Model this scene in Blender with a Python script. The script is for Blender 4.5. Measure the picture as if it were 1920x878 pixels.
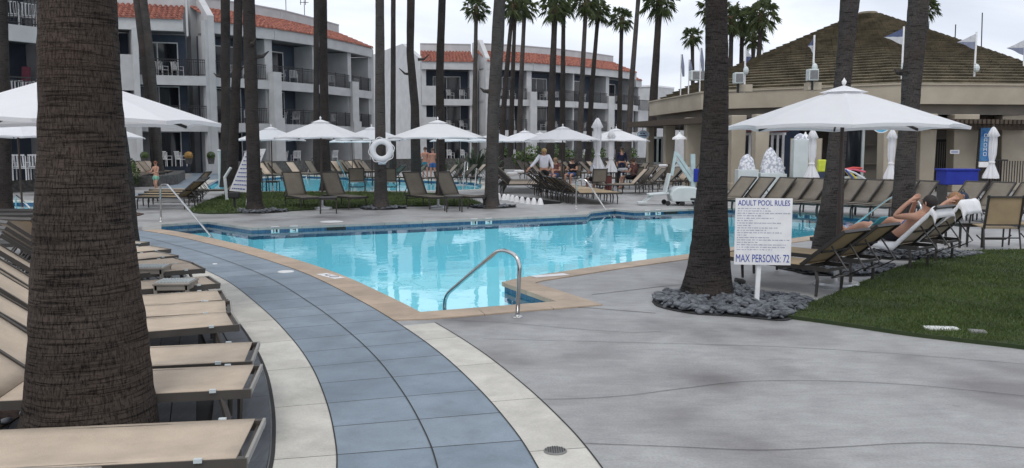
import bpy, bmesh, math, random
from math import sin, cos, pi, radians as R, sqrt, atan2, hypot
from mathutils import Vector, Matrix, noise
from mathutils.geometry import tessellate_polygon
random.seed(7)
sc = bpy.context.scene
COL = sc.collection
for o in list(bpy.data.objects): bpy.data.objects.remove(o)

# ---------------------------------------------------------------- camera
FPX, CX, CY = 1600.0, 960.0, 439.0
PITCH = math.atan(164 / 1600.0)
HC = 1.7
cam_d = bpy.data.cameras.new('camera'); cam = bpy.data.objects.new('camera', cam_d); COL.objects.link(cam)
cam.location = (0, 0, HC); cam.rotation_euler = (pi / 2 - PITCH, 0, 0)
cam_d.sensor_width = 36; cam_d.lens = 36 * FPX / 1920; cam_d.clip_end = 2000; cam_d.clip_start = .05
sc.camera = cam
sc.render.resolution_x, sc.render.resolution_y = 1024, 468
sc.view_settings.view_transform = 'Standard'; sc.view_settings.look = 'None'
sc.view_settings.exposure = 0.34; sc.view_settings.gamma = 1

# ---------------------------------------------------------------- world: overcast daylight
SUN_EL, SUN_AZ = R(58), R(200)      # azimuth clockwise from +Y
w = bpy.data.worlds.new('World'); sc.world = w; w.use_nodes = True
nt = w.node_tree; N = nt.nodes; L = nt.links; N.clear()
out = N.new('ShaderNodeOutputWorld'); bg = N.new('ShaderNodeBackground'); bg2 = N.new('ShaderNodeBackground')
sky = N.new('ShaderNodeTexSky'); sky.sky_type = 'NISHITA'; sky.sun_disc = False
sky.sun_elevation = SUN_EL; sky.sun_rotation = SUN_AZ; sky.air_density = 1; sky.dust_density = 2
L.new(sky.outputs[0], bg.inputs[0]); bg.inputs[1].default_value = .08
tc = N.new('ShaderNodeTexCoord'); mp = N.new('ShaderNodeMapping'); mp.inputs['Scale'].default_value = (1, 1, 3.2)
n1 = N.new('ShaderNodeTexNoise'); n1.inputs['Scale'].default_value = 2.6; n1.inputs['Detail'].default_value = 7; n1.inputs['Roughness'].default_value = .52
n1.inputs['Distortion'].default_value = .4
L.new(tc.outputs['Generated'], mp.inputs[0]); L.new(mp.outputs[0], n1.inputs[0])
cr = N.new('ShaderNodeValToRGB'); e = cr.color_ramp.elements
e[0].position = .33; e[0].color = (.56, .60, .69, 1); e[1].position = .66; e[1].color = (.90, .92, .96, 1)
x = e.new(.5); x.color = (.74, .78, .86, 1)
L.new(n1.outputs[0], cr.inputs[0]); L.new(cr.outputs[0], bg2.inputs[0]); bg2.inputs[1].default_value = 1.06
mx = N.new('ShaderNodeMixShader'); mx.inputs[0].default_value = .93
L.new(bg.outputs[0], mx.inputs[1]); L.new(bg2.outputs[0], mx.inputs[2]); L.new(mx.outputs[0], out.inputs[0])

sd = bpy.data.lights.new('sun', 'SUN'); so = bpy.data.objects.new('sun', sd); COL.objects.link(so)
sd.energy = 1.0; sd.angle = R(22); sd.color = (1, .97, .93)
sv = Vector((sin(SUN_AZ) * cos(SUN_EL), cos(SUN_AZ) * cos(SUN_EL), sin(SUN_EL)))
so.rotation_euler = sv.to_track_quat('Z', 'Y').to_euler()
sc.render.engine = 'CYCLES'
sc.cycles.transparent_max_bounces = 16; sc.cycles.max_bounces = 6

# ---------------------------------------------------------------- photograph -> place
cp, sp = cos(PITCH), sin(PITCH)
def ray(px, py):
    x = (px - CX) / FPX; v = (CY - py) / FPX
    return Vector((x, cp + v * sp, -sp + v * cp))
def G(px, py, z=0.0):
    d = ray(px, py); t = (z - HC) / d.z
    return Vector((d.x * t, d.y * t, z))
def A(px, py, Y):
    d = ray(px, py); t = Y / d.y
    return Vector((d.x * t, Y, HC + d.z * t))
def XY(px, Y): p = A(px, 275, Y); return (p.x, p.y)

# ---------------------------------------------------------------- mesh builder
class MB:
    def __init__(s): s.v = []; s.f = []; s.uv = {}; s.M = Matrix.Identity(4)
    def add(s, vs, fs, uvs=None):
        b = len(s.v); s.v += [tuple(s.M @ Vector(p)) for p in vs]
        for i, f in enumerate(fs):
            if uvs: s.uv[len(s.f)] = uvs[i]
            s.f.append([b + k for k in f])
    def box(s, c, d, rz=0, rx=0, ry=0):
        m = Matrix.Translation(c) @ Matrix.Rotation(rz, 4, 'Z') @ Matrix.Rotation(ry, 4, 'Y') @ Matrix.Rotation(rx, 4, 'X')
        h = [k / 2 for k in d]
        vs = [m @ Vector((a * h[0], b * h[1], e * h[2])) for a in (-1, 1) for b in (-1, 1) for e in (-1, 1)]
        s.add(vs, [(0, 1, 3, 2), (4, 6, 7, 5), (0, 4, 5, 1), (2, 3, 7, 6), (0, 2, 6, 4), (1, 5, 7, 3)])
    def bbox(s, a, b): s.box([(a[i] + b[i]) / 2 for i in range(3)], [abs(b[i] - a[i]) for i in range(3)])
    def bar(s, p, q, w, h, up=(0, 0, 1)):
        p = Vector(p); q = Vector(q); d = (q - p).normalized(); up = Vector(up)
        if abs(d.dot(up)) > .98: up = Vector((1, 0, 0))
        sd = d.cross(up).normalized() * w / 2; u = sd.cross(d).normalized() * h / 2
        vs = [k + a * sd + b * u for k in (p, q) for a, b in ((-1, -1), (1, -1), (1, 1), (-1, 1))]
        s.add(vs, [(3, 2, 1, 0), (4, 5, 6, 7), (0, 1, 5, 4), (1, 2, 6, 5), (2, 3, 7, 6), (3, 0, 4, 7)])
    def tube(s, pts, r, n=8, cap=True):
        pts = [Vector(p) for p in pts]; rs = r if isinstance(r, (list, tuple)) else [r] * len(pts)
        vs = []; prev = None
        for i, p in enumerate(pts):
            d = (pts[min(i + 1, len(pts) - 1)] - pts[max(i - 1, 0)]).normalized()
            if prev is None:
                a = d.cross(Vector((0, 0, 1)))
                if a.length < .1: a = d.cross(Vector((1, 0, 0)))
            else: a = prev - d * prev.dot(d)
            a.normalize(); prev = a; b = d.cross(a)
            vs += [p + (a * cos(2 * pi * k / n) + b * sin(2 * pi * k / n)) * rs[i] for k in range(n)]
        fs = [(i * n + k, i * n + (k + 1) % n, (i + 1) * n + (k + 1) % n, (i + 1) * n + k) for i in range(len(pts) - 1) for k in range(n)]
        if cap: fs += [tuple(range(n))[::-1], tuple(range((len(pts) - 1) * n, len(pts) * n))]
        s.add(vs, fs)
    def lathe(s, prof, n=16, c=(0, 0, 0), cap=True):
        vs = [(c[0] + r * cos(2 * pi * k / n), c[1] + r * sin(2 * pi * k / n), c[2] + z) for r, z in prof for k in range(n)]
        m = len(prof)
        fs = [(i * n + k, i * n + (k + 1) % n, (i + 1) * n + (k + 1) % n, (i + 1) * n + k) for i in range(m - 1) for k in range(n)]
        if cap: fs += [tuple(range(n))[::-1], tuple(range((m - 1) * n, m * n))]
        s.add(vs, fs)
    def prism(s, poly, z0, z1):
        n = len(poly); ar = sum(poly[i][0] * poly[(i + 1) % n][1] - poly[(i + 1) % n][0] * poly[i][1] for i in range(n))
        if ar < 0: poly = poly[::-1]
        tri = tessellate_polygon([[Vector((p[0], p[1], 0)) for p in poly]])
        vs = [(p[0], p[1], z0) for p in poly] + [(p[0], p[1], z1) for p in poly]
        fs = [(i, (i + 1) % n, n + (i + 1) % n, n + i) for i in range(n)]
        for t in tri:
            a, b, c = [Vector((poly[k][0], poly[k][1], 0)) for k in t]
            if (b - a).cross(c - a).z < 0: t = t[::-1]
            fs.append(tuple(n + k for k in t)); fs.append(tuple(k for k in t[::-1]))
        s.add(vs, fs)
    def sheet(s, poly, z, holes=()):
        rings = [[Vector((p[0], p[1], 0)) for p in poly]] + [[Vector((p[0], p[1], 0)) for p in h] for h in holes]
        flat = [p for r in rings for p in r]; fs = []
        for t in tessellate_polygon(rings):
            a, b, c = [flat[k] for k in t]
            if (b - a).cross(c - a).z < 0: t = t[::-1]
            fs.append(tuple(t))
        s.add([(p.x, p.y, z) for p in flat], fs)
    def quad(s, a, b, c, d, uv=None): s.add([a, b, c, d], [(0, 1, 2, 3)], [uv] if uv else None)
    def ell(s, c, r, n=8, m=6, rot=None):
        vs = []; 
        for i in range(1, m):
            t = pi * i / m
            vs += [(sin(t) * cos(2 * pi * k / n), sin(t) * sin(2 * pi * k / n), cos(t)) for k in range(n)]
        vs += [(0, 0, 1), (0, 0, -1)]
        fs = [(i * n + k, (i + 1) * n + k, (i + 1) * n + (k + 1) % n, i * n + (k + 1) % n) for i in range(m - 2) for k in range(n)]
        T = (m - 1) * n
        fs += [(T, k, (k + 1) % n) for k in range(n)] + [(T + 1, (m - 2) * n + (k + 1) % n, (m - 2) * n + k) for k in range(n)]
        r = Vector(r); q = rot or Matrix.Identity(3); c = Vector(c)
        s.add([c + q @ Vector((p[0] * r.x, p[1] * r.y, p[2] * r.z)) for p in vs], fs)
    def build(s, name, mat, parent=None, smooth=False, bevel=0):
        me = bpy.data.meshes.new(name); me.from_pydata(s.v, [], s.f)
        if s.uv:
            ul = me.uv_layers.new(name='UVMap')
            for p in me.polygons:
                u = s.uv.get(p.index)
                if u:
                    for k, li in enumerate(p.loop_indices): ul.data[li].uv = u[k]
        if smooth: me.polygons.foreach_set('use_smooth', [True] * len(me.polygons))
        me.materials.append(mat); me.update()
        o = bpy.data.objects.new(name, me); COL.objects.link(o)
        if parent: o.parent = parent
        if bevel:
            m = o.modifiers.new('bevel', 'BEVEL'); m.width = bevel; m.segments = 2; m.limit_method = 'ANGLE'
        return o

def tag(o, label=None, cat=None, group=None, kind=None):
    if label: o['label'] = label
    if cat: o['category'] = cat
    if group: o['group'] = group
    if kind: o['kind'] = kind
    return o
def struct(o): o['kind'] = 'structure'; return o
def empty(name, loc, rz=0, label=None, cat=None, group=None):
    o = bpy.data.objects.new(name, None); COL.objects.link(o); o.empty_display_size = .2
    o.location = (loc[0], loc[1], loc[2] if len(loc) > 2 else 0); o.rotation_euler = (0, 0, rz)
    return tag(o, label, cat, group)
KIDS = {}
def kids(o): return [c for c in bpy.data.objects if c.parent == o]
def copy_tree(o, parent=None):
    if o.name not in KIDS: KIDS[o.name] = kids(o)
    c = o.copy(); COL.objects.link(c); c.parent = parent
    KIDS[c.name] = [copy_tree(k, c) for k in KIDS[o.name]]
    return c
def place(proto, loc, rz, label, group=None, used=set(), scale=None):
    if proto.name in used: o = copy_tree(proto)
    else: o = proto; used.add(proto.name); KIDS[o.name] = kids(o)
    o.location = (loc[0], loc[1], loc[2] if len(loc) > 2 else 0); o.rotation_euler = (0, 0, rz); o['label'] = label
    if group: o['group'] = group
    if scale: o.scale = scale
    return o
def text(name, s, size, mat, parent, loc, rot, ax='CENTER', ext=.001, bold=0, sx=1):
    cu = bpy.data.curves.new(name, 'FONT'); cu.body = s; cu.size = size; cu.align_x = ax; cu.align_y = 'CENTER'
    cu.extrude = ext; cu.offset = bold; cu.resolution_u = 3
    cu.materials.append(mat)
    t_ = bpy.data.objects.new(name, cu); COL.objects.link(t_); me = bpy.data.meshes.new_from_object(t_.evaluated_get(bpy.context.evaluated_depsgraph_get())); bpy.data.objects.remove(t_)
    me.materials.clear(); me.materials.append(mat); o = bpy.data.objects.new(name, me); COL.objects.link(o); o.parent = parent; o.location = loc; o.rotation_euler = rot
    wd = max(v.co.x for v in me.vertices) - min(v.co.x for v in me.vertices); o.scale = (sx / wd, 1, 1)      # sx = wanted width in metres
    return o

def smooth(pts, n=6):
    pts = [Vector((p[0], p[1])) for p in pts]; P = [pts[0] * 2 - pts[1]] + pts + [pts[-1] * 2 - pts[-2]]; o = []
    for i in range(1, len(P) - 2):
        a, b, c, d = P[i - 1:i + 3]
        for k in range(n):
            t = k / n
            o.append(.5 * (2 * b + (c - a) * t + (2 * a - 5 * b + 4 * c - d) * t * t + (3 * b - a - 3 * c + d) * t ** 3))
    return o + [pts[-1]]
def normals(P):
    r = []
    for i in range(len(P)):
        d = (P[min(i + 1, len(P) - 1)] - P[max(i - 1, 0)]).normalized(); r.append(Vector((d.y, -d.x)))
    return r
def offset(P, k): return [p + n * k for p, n in zip(P, normals(P))]
def off_closed(P, k):
    n = len(P); ar = sum(P[i].x * P[(i + 1) % n].y - P[(i + 1) % n].x * P[i].y for i in range(n)); s = 1 if ar > 0 else -1; r = []
    for i in range(n):
        a = (P[i] - P[i - 1]).normalized(); b = (P[(i + 1) % n] - P[i]).normalized()
        na = Vector((a.y, -a.x)) * s; nb = Vector((b.y, -b.x)) * s; m = (na + nb)
        m = m.normalized() if m.length > .01 else na
        r.append(P[i] + m * min(k / max(m.dot(na), .35), abs(k) * 2.2) if k > 0 else P[i] + m * max(k / max(m.dot(na), .35), -abs(k) * 2.2))
    return r
def strip_mesh(mb, Lp, Rp, z, wid):
    v = 0
    for i in range(len(Lp) - 1):
        d = ((Lp[i + 1] + Rp[i + 1]) / 2 - (Lp[i] + Rp[i]) / 2).length
        q = [Lp[i], Rp[i], Rp[i + 1], Lp[i + 1]]
        uv = [(0, v), (wid, v), (wid, v + d), (0, v + d)]
        pts = [(p.x, p.y, z) for p in q]
        a = (q[1] - q[0]).cross(q[2] - q[0]) if False else (q[1].x - q[0].x) * (q[2].y - q[0].y) - (q[1].y - q[0].y) * (q[2].x - q[0].x)
        if a < 0: pts = pts[::-1]; uv = uv[::-1]
        mb.quad(*pts, uv=uv); v += d

# ---------------------------------------------------------------- materials
def new_mat(name):
    m = bpy.data.materials.new(name); m.use_nodes = True; t = m.node_tree
    return m, t, t.nodes, t.links, t.nodes['Principled BSDF']
def mat(name, c, rough=.6, c2=None, scale=8, detail=4, lo=.35, hi=.65, bump=0, bscale=None, metal=0, stretch=None, coat=0, space='Object', spec=None, aniso=None):
    m, t, N, L, b = new_mat(name)
    b.inputs['Roughness'].default_value = rough; b.inputs['Metallic'].default_value = metal
    if spec is not None: b.inputs['Specular IOR Level'].default_value = spec
    b.inputs['Coat Weight'].default_value = coat
    if c2 is None: c2 = tuple(k * .82 for k in c)
    tc = N.new('ShaderNodeTexCoord'); mp = N.new('ShaderNodeMapping')
    if stretch: mp.inputs['Scale'].default_value = stretch
    L.new(tc.outputs[space], mp.inputs[0])
    n = N.new('ShaderNodeTexNoise'); n.inputs['Scale'].default_value = scale; n.inputs['Detail'].default_value = detail
    L.new(mp.outputs[0], n.inputs[0])
    r = N.new('ShaderNodeValToRGB'); r.color_ramp.elements[0].position = lo; r.color_ramp.elements[1].position = hi
    r.color_ramp.elements[0].color = (*c2, 1); r.color_ramp.elements[1].color = (*c, 1)
    L.new(n.outputs[0], r.inputs[0]); L.new(r.outputs[0], b.inputs['Base Color'])
    if bump:
        n2 = N.new('ShaderNodeTexNoise'); n2.inputs['Scale'].default_value = bscale or scale * 5; n2.inputs['Detail'].default_value = 5
        L.new(mp.outputs[0], n2.inputs[0]); bp = N.new('ShaderNodeBump'); bp.inputs['Strength'].default_value = bump; bp.inputs['Distance'].default_value = .02
        L.new(n2.outputs[0], bp.inputs['Height']); L.new(bp.outputs[0], b.inputs['Normal'])
    return m
def math_n(N, L, op, a, b=None, c=None):
    n = N.new('ShaderNodeMath'); n.operation = op
    for i, v in enumerate((a, b, c)):
        if v is None: continue
        if isinstance(v, (int, float)): n.inputs[i].default_value = v
        else: L.new(v, n.inputs[i])
    return n.outputs[0]
def mixc(N, L, f, a, b, bt='MIX'):
    n = N.new('ShaderNodeMix'); n.data_type = 'RGBA'; n.blend_type = bt
    if isinstance(f, (int, float)): n.inputs[0].default_value = f
    else: L.new(f, n.inputs[0])
    for k, v in ((6, a), (7, b)):
        if isinstance(v, tuple): n.inputs[k].default_value = (*v, 1)
        else: L.new(v, n.inputs[k])
    return n.outputs[2]
def noise_n(N, L, vec, scale, detail=4, rough=.5, dist=0):
    n = N.new('ShaderNodeTexNoise'); n.inputs['Scale'].default_value = scale; n.inputs['Detail'].default_value = detail
    n.inputs['Roughness'].default_value = rough; n.inputs['Distortion'].default_value = dist
    L.new(vec, n.inputs[0]); return n.outputs[0]
def ramp_n(N, L, v, stops):
    r = N.new('ShaderNodeValToRGB'); e = r.color_ramp.elements
    e[0].position = stops[0][0]; e[0].color = (*stops[0][1], 1); e[1].position = stops[-1][0]; e[1].color = (*stops[-1][1], 1)
    for p, c in stops[1:-1]: x = e.new(p); x.color = (*c, 1)
    L.new(v, r.inputs[0]); return r.outputs[0]

def concrete(name, c, dark, blotch=1.1, gloss=.55):
    m, t, N, L, b = new_mat(name)
    tc = N.new('ShaderNodeTexCoord'); v = tc.outputs['Object']
    big = noise_n(N, L, v, .62, 3, .55, .3); mid = noise_n(N, L, v, 3.1, 5, .6, .2); fine = noise_n(N, L, v, 60, 3, .6)
    mp = N.new('ShaderNodeMapping'); mp.inputs['Scale'].default_value = (1.6, 5, 1); L.new(v, mp.inputs[0])
    tro = noise_n(N, L, mp.outputs[0], 2.4, 6, .65, .8)
    a = ramp_n(N, L, big, [(.33, dark), (.43, tuple((c[i] * .62 + dark[i] * .38) for i in range(3))), (.56, c)])
    a = mixc(N, L, .45, a, ramp_n(N, L, mid, [(.3, (.35, .35, .36)), (.72, (.66, .66, .66))]), 'OVERLAY')
    a = mixc(N, L, .28, a, ramp_n(N, L, tro, [(.3, (.3, .3, .3)), (.7, (.7, .7, .7))]), 'OVERLAY')
    a = mixc(N, L, .22, a, ramp_n(N, L, fine, [(.3, (.2, .2, .2)), (.7, (.8, .8, .8))]), 'OVERLAY')
    sp_ = noise_n(N, L, v, 7, 2, .4)
    a = mixc(N, L, ramp_n(N, L, sp_, [(.74, (0, 0, 0)), (.79, (.35, .35, .35))]), a, dark)
    L.new(a, b.inputs['Base Color'])
    L.new(ramp_n(N, L, big, [(.3, (gloss - .14,) * 3), (.65, (gloss + .1,) * 3)]), b.inputs['Roughness'])
    bp = N.new('ShaderNodeBump'); bp.inputs['Strength'].default_value = .12; bp.inputs['Distance'].default_value = .01
    L.new(mixc(N, L, .5, mid, fine), bp.inputs['Height']); L.new(bp.outputs[0], b.inputs['Normal'])
    return m
def slab_mat(name, c, c2, joint, ulines, vstep, jw=.006, rough=.6):
    """painted slabs: UV in metres, joints across every vstep and along the given u values"""
    m, t, N, L, b = new_mat(name)
    tc = N.new('ShaderNodeTexCoord'); sx = N.new('ShaderNodeSeparateXYZ'); L.new(tc.outputs['UV'], sx.inputs[0])
    u, v = sx.outputs[0], sx.outputs[1]
    row = math_n(N, L, 'FLOOR', math_n(N, L, 'DIVIDE', v, vstep))
    fr = math_n(N, L, 'PINGPONG', v, vstep / 2)
    wob = math_n(N, L, 'MULTIPLY', noise_n(N, L, tc.outputs['Object'], 30, 2), .004)
    msk = math_n(N, L, 'LESS_THAN', math_n(N, L, 'ADD', fr, wob), jw + .002)
    side = None
    for q in ulines:
        k = math_n(N, L, 'LESS_THAN', math_n(N, L, 'ABSOLUTE', math_n(N, L, 'SUBTRACT', u, q)), jw * 1.1)
        msk = math_n(N, L, 'MAXIMUM', msk, k); s2 = math_n(N, L, 'GREATER_THAN', u, q)
        side = s2 if side is None else math_n(N, L, 'ADD', side, s2)
    cell = math_n(N, L, 'ADD', row, math_n(N, L, 'MULTIPLY', side, 37.3)) if side else row
    wn = N.new('ShaderNodeTexWhiteNoise'); wn.noise_dimensions = '1D'; L.new(cell, wn.inputs['W'])
    a = mixc(N, L, wn.outputs[0], c, c2)
    mid = noise_n(N, L, tc.outputs['Object'], 2.2, 6, .62, .4); fine = noise_n(N, L, tc.outputs['Object'], 90, 3, .6)
    a = mixc(N, L, .5, a, ramp_n(N, L, mid, [(.3, (.3, .3, .3)), (.7, (.7, .7, .7))]), 'OVERLAY')
    a = mixc(N, L, .18, a, ramp_n(N, L, fine, [(.3, (.25, .25, .25)), (.7, (.75, .75, .75))]), 'OVERLAY')
    st = noise_n(N, L, tc.outputs['Object'], 5.5, 4, .6)
    a = mixc(N, L, ramp_n(N, L, st, [(.58, (0, 0, 0)), (.70, (.4, .4, .4))]), a, tuple(k * .6 for k in c))
    a = mixc(N, L, msk, a, joint)
    L.new(a, b.inputs['Base Color']); b.inputs['Roughness'].default_value = rough
    bp = N.new('ShaderNodeBump'); bp.inputs['Strength'].default_value = .3; bp.inputs['Distance'].default_value = .008
    L.new(math_n(N, L, 'SUBTRACT', math_n(N, L, 'MULTIPLY', fine, .15), msk), bp.inputs['Height']); L.new(bp.outputs[0], b.inputs['Normal'])
    return m
def bark(name, c, dark, ring=.085, lum=1.0):
    m, t, N, L, b = new_mat(name)
    tc = N.new('ShaderNodeTexCoord'); uv = tc.outputs['UV']
    mp = N.new('ShaderNodeMapping'); mp.inputs['Scale'].default_value = (3.2, 62, 1); L.new(uv, mp.inputs[0])
    rings = noise_n(N, L, mp.outputs[0], 1.0, 6, .62, .6)
    mp2 = N.new('ShaderNodeMapping'); mp2.inputs['Scale'].default_value = (120, 22, 1); L.new(uv, mp2.inputs[0])
    cr = noise_n(N, L, mp2.outputs[0], 1.0, 5, .6, .5)
    big = noise_n(N, L, tc.outputs['Object'], 2.1, 5, .6)
    hue = noise_n(N, L, tc.outputs['Object'], 1.1, 3, .5)
    h = math_n(N, L, 'ADD', math_n(N, L, 'MULTIPLY', ramp_n(N, L, rings, [(.34, (0, 0, 0)), (.5, (1, 1, 1))]), .75), math_n(N, L, 'MULTIPLY', ramp_n(N, L, cr, [(.36, (0, 0, 0)), (.5, (1, 1, 1))]), .6))
    a = ramp_n(N, L, h, [(.35, dark), (.9, tuple((c[i] + dark[i]) / 2 for i in range(3))), (1.0, c)])
    a = mixc(N, L, .6, a, ramp_n(N, L, big, [(.3, (.25, .25, .25)), (.7, (.72, .7, .68))]), 'OVERLAY')
    a = mixc(N, L, ramp_n(N, L, hue, [(.45, (0, 0, 0)), (.65, (.35, .35, .35))]), a, (c[0] * 1.2, c[1] * .95, c[2] * .8))
    L.new(a, b.inputs['Base Color']); b.inputs['Roughness'].default_value = .9; b.inputs['Specular IOR Level'].default_value = .15
    bp = N.new('ShaderNodeBump'); bp.inputs['Strength'].default_value = .9; bp.inputs['Distance'].default_value = .012
    L.new(h, bp.inputs['Height']); L.new(bp.outputs[0], b.inputs['Normal'])
    return m
def fabric(name, c, weave=260, tr=.0, c2=None, rough=.8, space='Object'):
    m, t, N, L, b = new_mat(name)
    tc = N.new('ShaderNodeTexCoord'); v = tc.outputs[space]
    mid = noise_n(N, L, v, 4, 5, .6); fine = noise_n(N, L, v, weave, 2, .5)
    a = mixc(N, L, ramp_n(N, L, mid, [(.3, (1, 1, 1)), (.65, (0, 0, 0))]), c, c2 or tuple(k * .80 for k in c))
    a = mixc(N, L, .22, a, ramp_n(N, L, fine, [(.3, (.2, .2, .2)), (.7, (.8, .8, .8))]), 'OVERLAY')
    L.new(a, b.inputs['Base Color']); b.inputs['Roughness'].default_value = rough; b.inputs['Specular IOR Level'].default_value = .25
    bp = N.new('ShaderNodeBump'); bp.inputs['Strength'].default_value = .15; bp.inputs['Distance'].default_value = .004
    L.new(fine, bp.inputs['Height']); L.new(bp.outputs[0], b.inputs['Normal'])
    if tr:
        o = N['Material Output']; tl = N.new('ShaderNodeBsdfTranslucent'); L.new(a, tl.inputs[0]); ms = N.new('ShaderNodeMixShader'); ms.inputs[0].default_value = tr
        L.new(b.outputs[0], ms.inputs[1]); L.new(tl.outputs[0], ms.inputs[2]); L.new(ms.outputs[0], o.inputs[0])
    return m

M = {}
M['deck'] = concrete('pool_deck_concrete', (.305, .305, .30), (.135, .125, .122))
M['blue'] = slab_mat('blue_slabs', (.205, .25, .293), (.168, .212, .256), (.02, .022, .025), [], .515, .0055, .5)
M['band'] = slab_mat('cream_band', (.53, .51, .455), (.47, .45, .40), (.10, .095, .08), [], .98, .004, .6)
M['coping'] = slab_mat('coping_stone', (.43, .33, .24), (.37, .28, .20), (.16, .12, .09), [], .62, .004, .55)
M['joint'] = mat('joint_dark', (.03, .03, .03), .9)
M['white'] = mat('white_paint', (.78, .78, .78), .45, (.70, .70, .71))
M['stucco'] = mat('pale_stucco', (.50, .505, .51), .9, (.43, .435, .44), 1.3, 5, bump=.2, bscale=60)
M['stucco_tan'] = mat('tan_stucco', (.41, .36, .285), .9, (.34, .295, .23), 1.1, 6, bump=.2, bscale=50)
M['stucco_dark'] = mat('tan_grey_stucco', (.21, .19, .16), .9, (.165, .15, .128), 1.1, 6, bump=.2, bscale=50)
M['wood'] = mat('brown_eave_wood', (.085, .06, .042), .8, (.05, .037, .027), 6, 5, stretch=(1, 8, 1))
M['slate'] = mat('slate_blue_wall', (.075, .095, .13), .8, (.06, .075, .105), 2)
M['navy'] = mat('navy_wall', (.02, .035, .07), .7, (.014, .024, .05), 2)
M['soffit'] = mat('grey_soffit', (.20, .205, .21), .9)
M['rail'] = mat('black_iron', (.02, .02, .022), .5)
M['roof'] = mat('terracotta_tile', (.36, .13, .085), .8, (.17, .06, .045), 4.5, 6, .38, .62)
M['shake'] = mat('mossy_shake', (.235, .20, .14), .9, (.135, .118, .082), 1.6, 8, .36, .64, bump=.5, bscale=20)
M['frame'] = mat('bronze_frame', (.075, .066, .056), .45, (.055, .048, .042), 5)
M['frame_dark'] = mat('dark_bronze_frame', (.038, .033, .030), .45, (.028, .025, .022), 5)
M['sling'] = fabric('tan_sling', (.52, .43, .335), 300)
M['sling2'] = fabric('taupe_sling', (.20, .175, .14), 300)
M['sling3'] = fabric('gold_tan_sling', (.37, .28, .17), 300)
M['canvas'] = fabric('white_canvas', (.86, .86, .88), 120, .30, (.83, .83, .85))
M['towel'] = fabric('white_towel', (.80, .80, .81), 90)
M['pole'] = mat('umbrella_pole', (.055, .035, .028), .5)
M['steel'] = mat('polished_steel', (.66, .65, .63), .16, (.5, .5, .5), 3, metal=1)
M['galv'] = mat('galvanised_base', (.55, .56, .57), .35, (.42, .43, .44), 5, metal=.7)
M['bark'] = bark('palm_bark', (.066, .053, .045), (.0075, .0065, .006))
M['bark2'] = bark('palm_bark_dark', (.052, .047, .045), (.0085, .008, .008))
M['bark3'] = bark('palm_bark_grey', (.085, .079, .076), (.013, .0125, .0125))
M['pebble'] = mat('river_pebble', (.13, .14, .155), .4, (.035, .04, .046), 9, 3)
M['mulch'] = mat('mulch', (.10, .055, .035), .95, (.035, .022, .016), 30, 5, bump=.6)
M['bluesign'] = mat('sign_blue', (.02, .05, .33), .5)
M['plastic'] = mat('pale_plastic', (.55, .60, .60), .4, (.49, .54, .54), 3)
M['teal'] = mat('pale_teal_paint', (.44, .54, .55), .4)
M['endrail'] = mat('greige_end_rail', (.30, .285, .26), .45)
M['black'] = mat('black_rubber', (.015, .015, .016), .6)
M['skin'] = mat('skin', (.48, .27, .185), .5, (.42, .22, .15), 9)
M['skin'].node_tree.nodes['Principled BSDF'].inputs['Subsurface Weight'].default_value = .08
M['curtain'] = mat('curtain', (.30, .31, .32), .9, (.2, .2, .21), 3, stretch=(14, 14, .4))

def glass_mat():
    m, t, N, L, b = new_mat('dark_window_glass')
    b.inputs['Base Color'].default_value = (.012, .015, .02, 1); b.inputs['Roughness'].default_value = .06
    tc = N.new('ShaderNodeTexCoord'); mp = N.new('ShaderNodeMapping'); mp.inputs['Scale'].default_value = (3, 3, .25); L.new(tc.outputs['Object'], mp.inputs[0])
    n = noise_n(N, L, mp.outputs[0], 1.0, 3)
    L.new(ramp_n(N, L, n, [(.4, (.010, .013, .018)), (.58, (.02, .024, .03)), (.66, (.09, .095, .10))]), b.inputs['Base Color'])
    return m
M['glass'] = glass_mat()
def water_mat():
    m, t, N, L, b = new_mat('pool_water'); N.remove(b); o = N['Material Output']
    tr = N.new('ShaderNodeBsdfTransparent'); tr.inputs[0].default_value = (.70, .965, .995, 1)
    gl = N.new('ShaderNodeBsdfGlossy'); gl.inputs['Roughness'].default_value = .0; gl.inputs[0].default_value = (1, 1, 1, 1)
    fr = N.new('ShaderNodeFresnel'); fr.inputs[0].default_value = 1.36
    tc = N.new('ShaderNodeTexCoord'); 
    n = noise_n(N, L, tc.outputs['Object'], 2.3, 3, .5, .5); n2 = noise_n(N, L, tc.outputs['Object'], .7, 2)
    bp = N.new('ShaderNodeBump'); bp.inputs['Strength'].default_value = .10; bp.inputs['Distance'].default_value = .05
    L.new(math_n(N, L, 'MULTIPLY', n, n2), bp.inputs['Height']); L.new(bp.outputs[0], gl.inputs['Normal']); L.new(bp.outputs[0], fr.inputs['Normal'])
    ms = N.new('ShaderNodeMixShader'); L.new(math_n(N, L, 'MULTIPLY', fr.outputs[0], .9), ms.inputs[0]); L.new(tr.outputs[0], ms.inputs[1]); L.new(gl.outputs[0], ms.inputs[2]); L.new(ms.outputs[0], o.inputs[0])
    return m
M['water'] = water_mat()
M['plaster'] = mat('pool_plaster', (.64, .93, 1.0), .7, (.58, .90, .98), .8, 5)
def tile_band_mat():
    m, t, N, L, b = new_mat('blue_waterline_tile')
    tc = N.new('ShaderNodeTexCoord'); br = N.new('ShaderNodeTexBrick'); L.new(tc.outputs['UV'], br.inputs[0])
    br.inputs['Scale'].default_value = 1; br.inputs['Brick Width'].default_value = .05; br.inputs['Row Height'].default_value = .05; br.offset = 0
    br.inputs['Mortar Size'].default_value = .003; br.inputs['Color1'].default_value = (.02, .075, .17, 1); br.inputs['Color2'].default_value = (.04, .14, .26, 1); br.inputs['Mortar'].default_value = (.10, .15, .2, 1)
    L.new(br.outputs[0], b.inputs['Base Color']); b.inputs['Roughness'].default_value = .15
    return m
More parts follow.
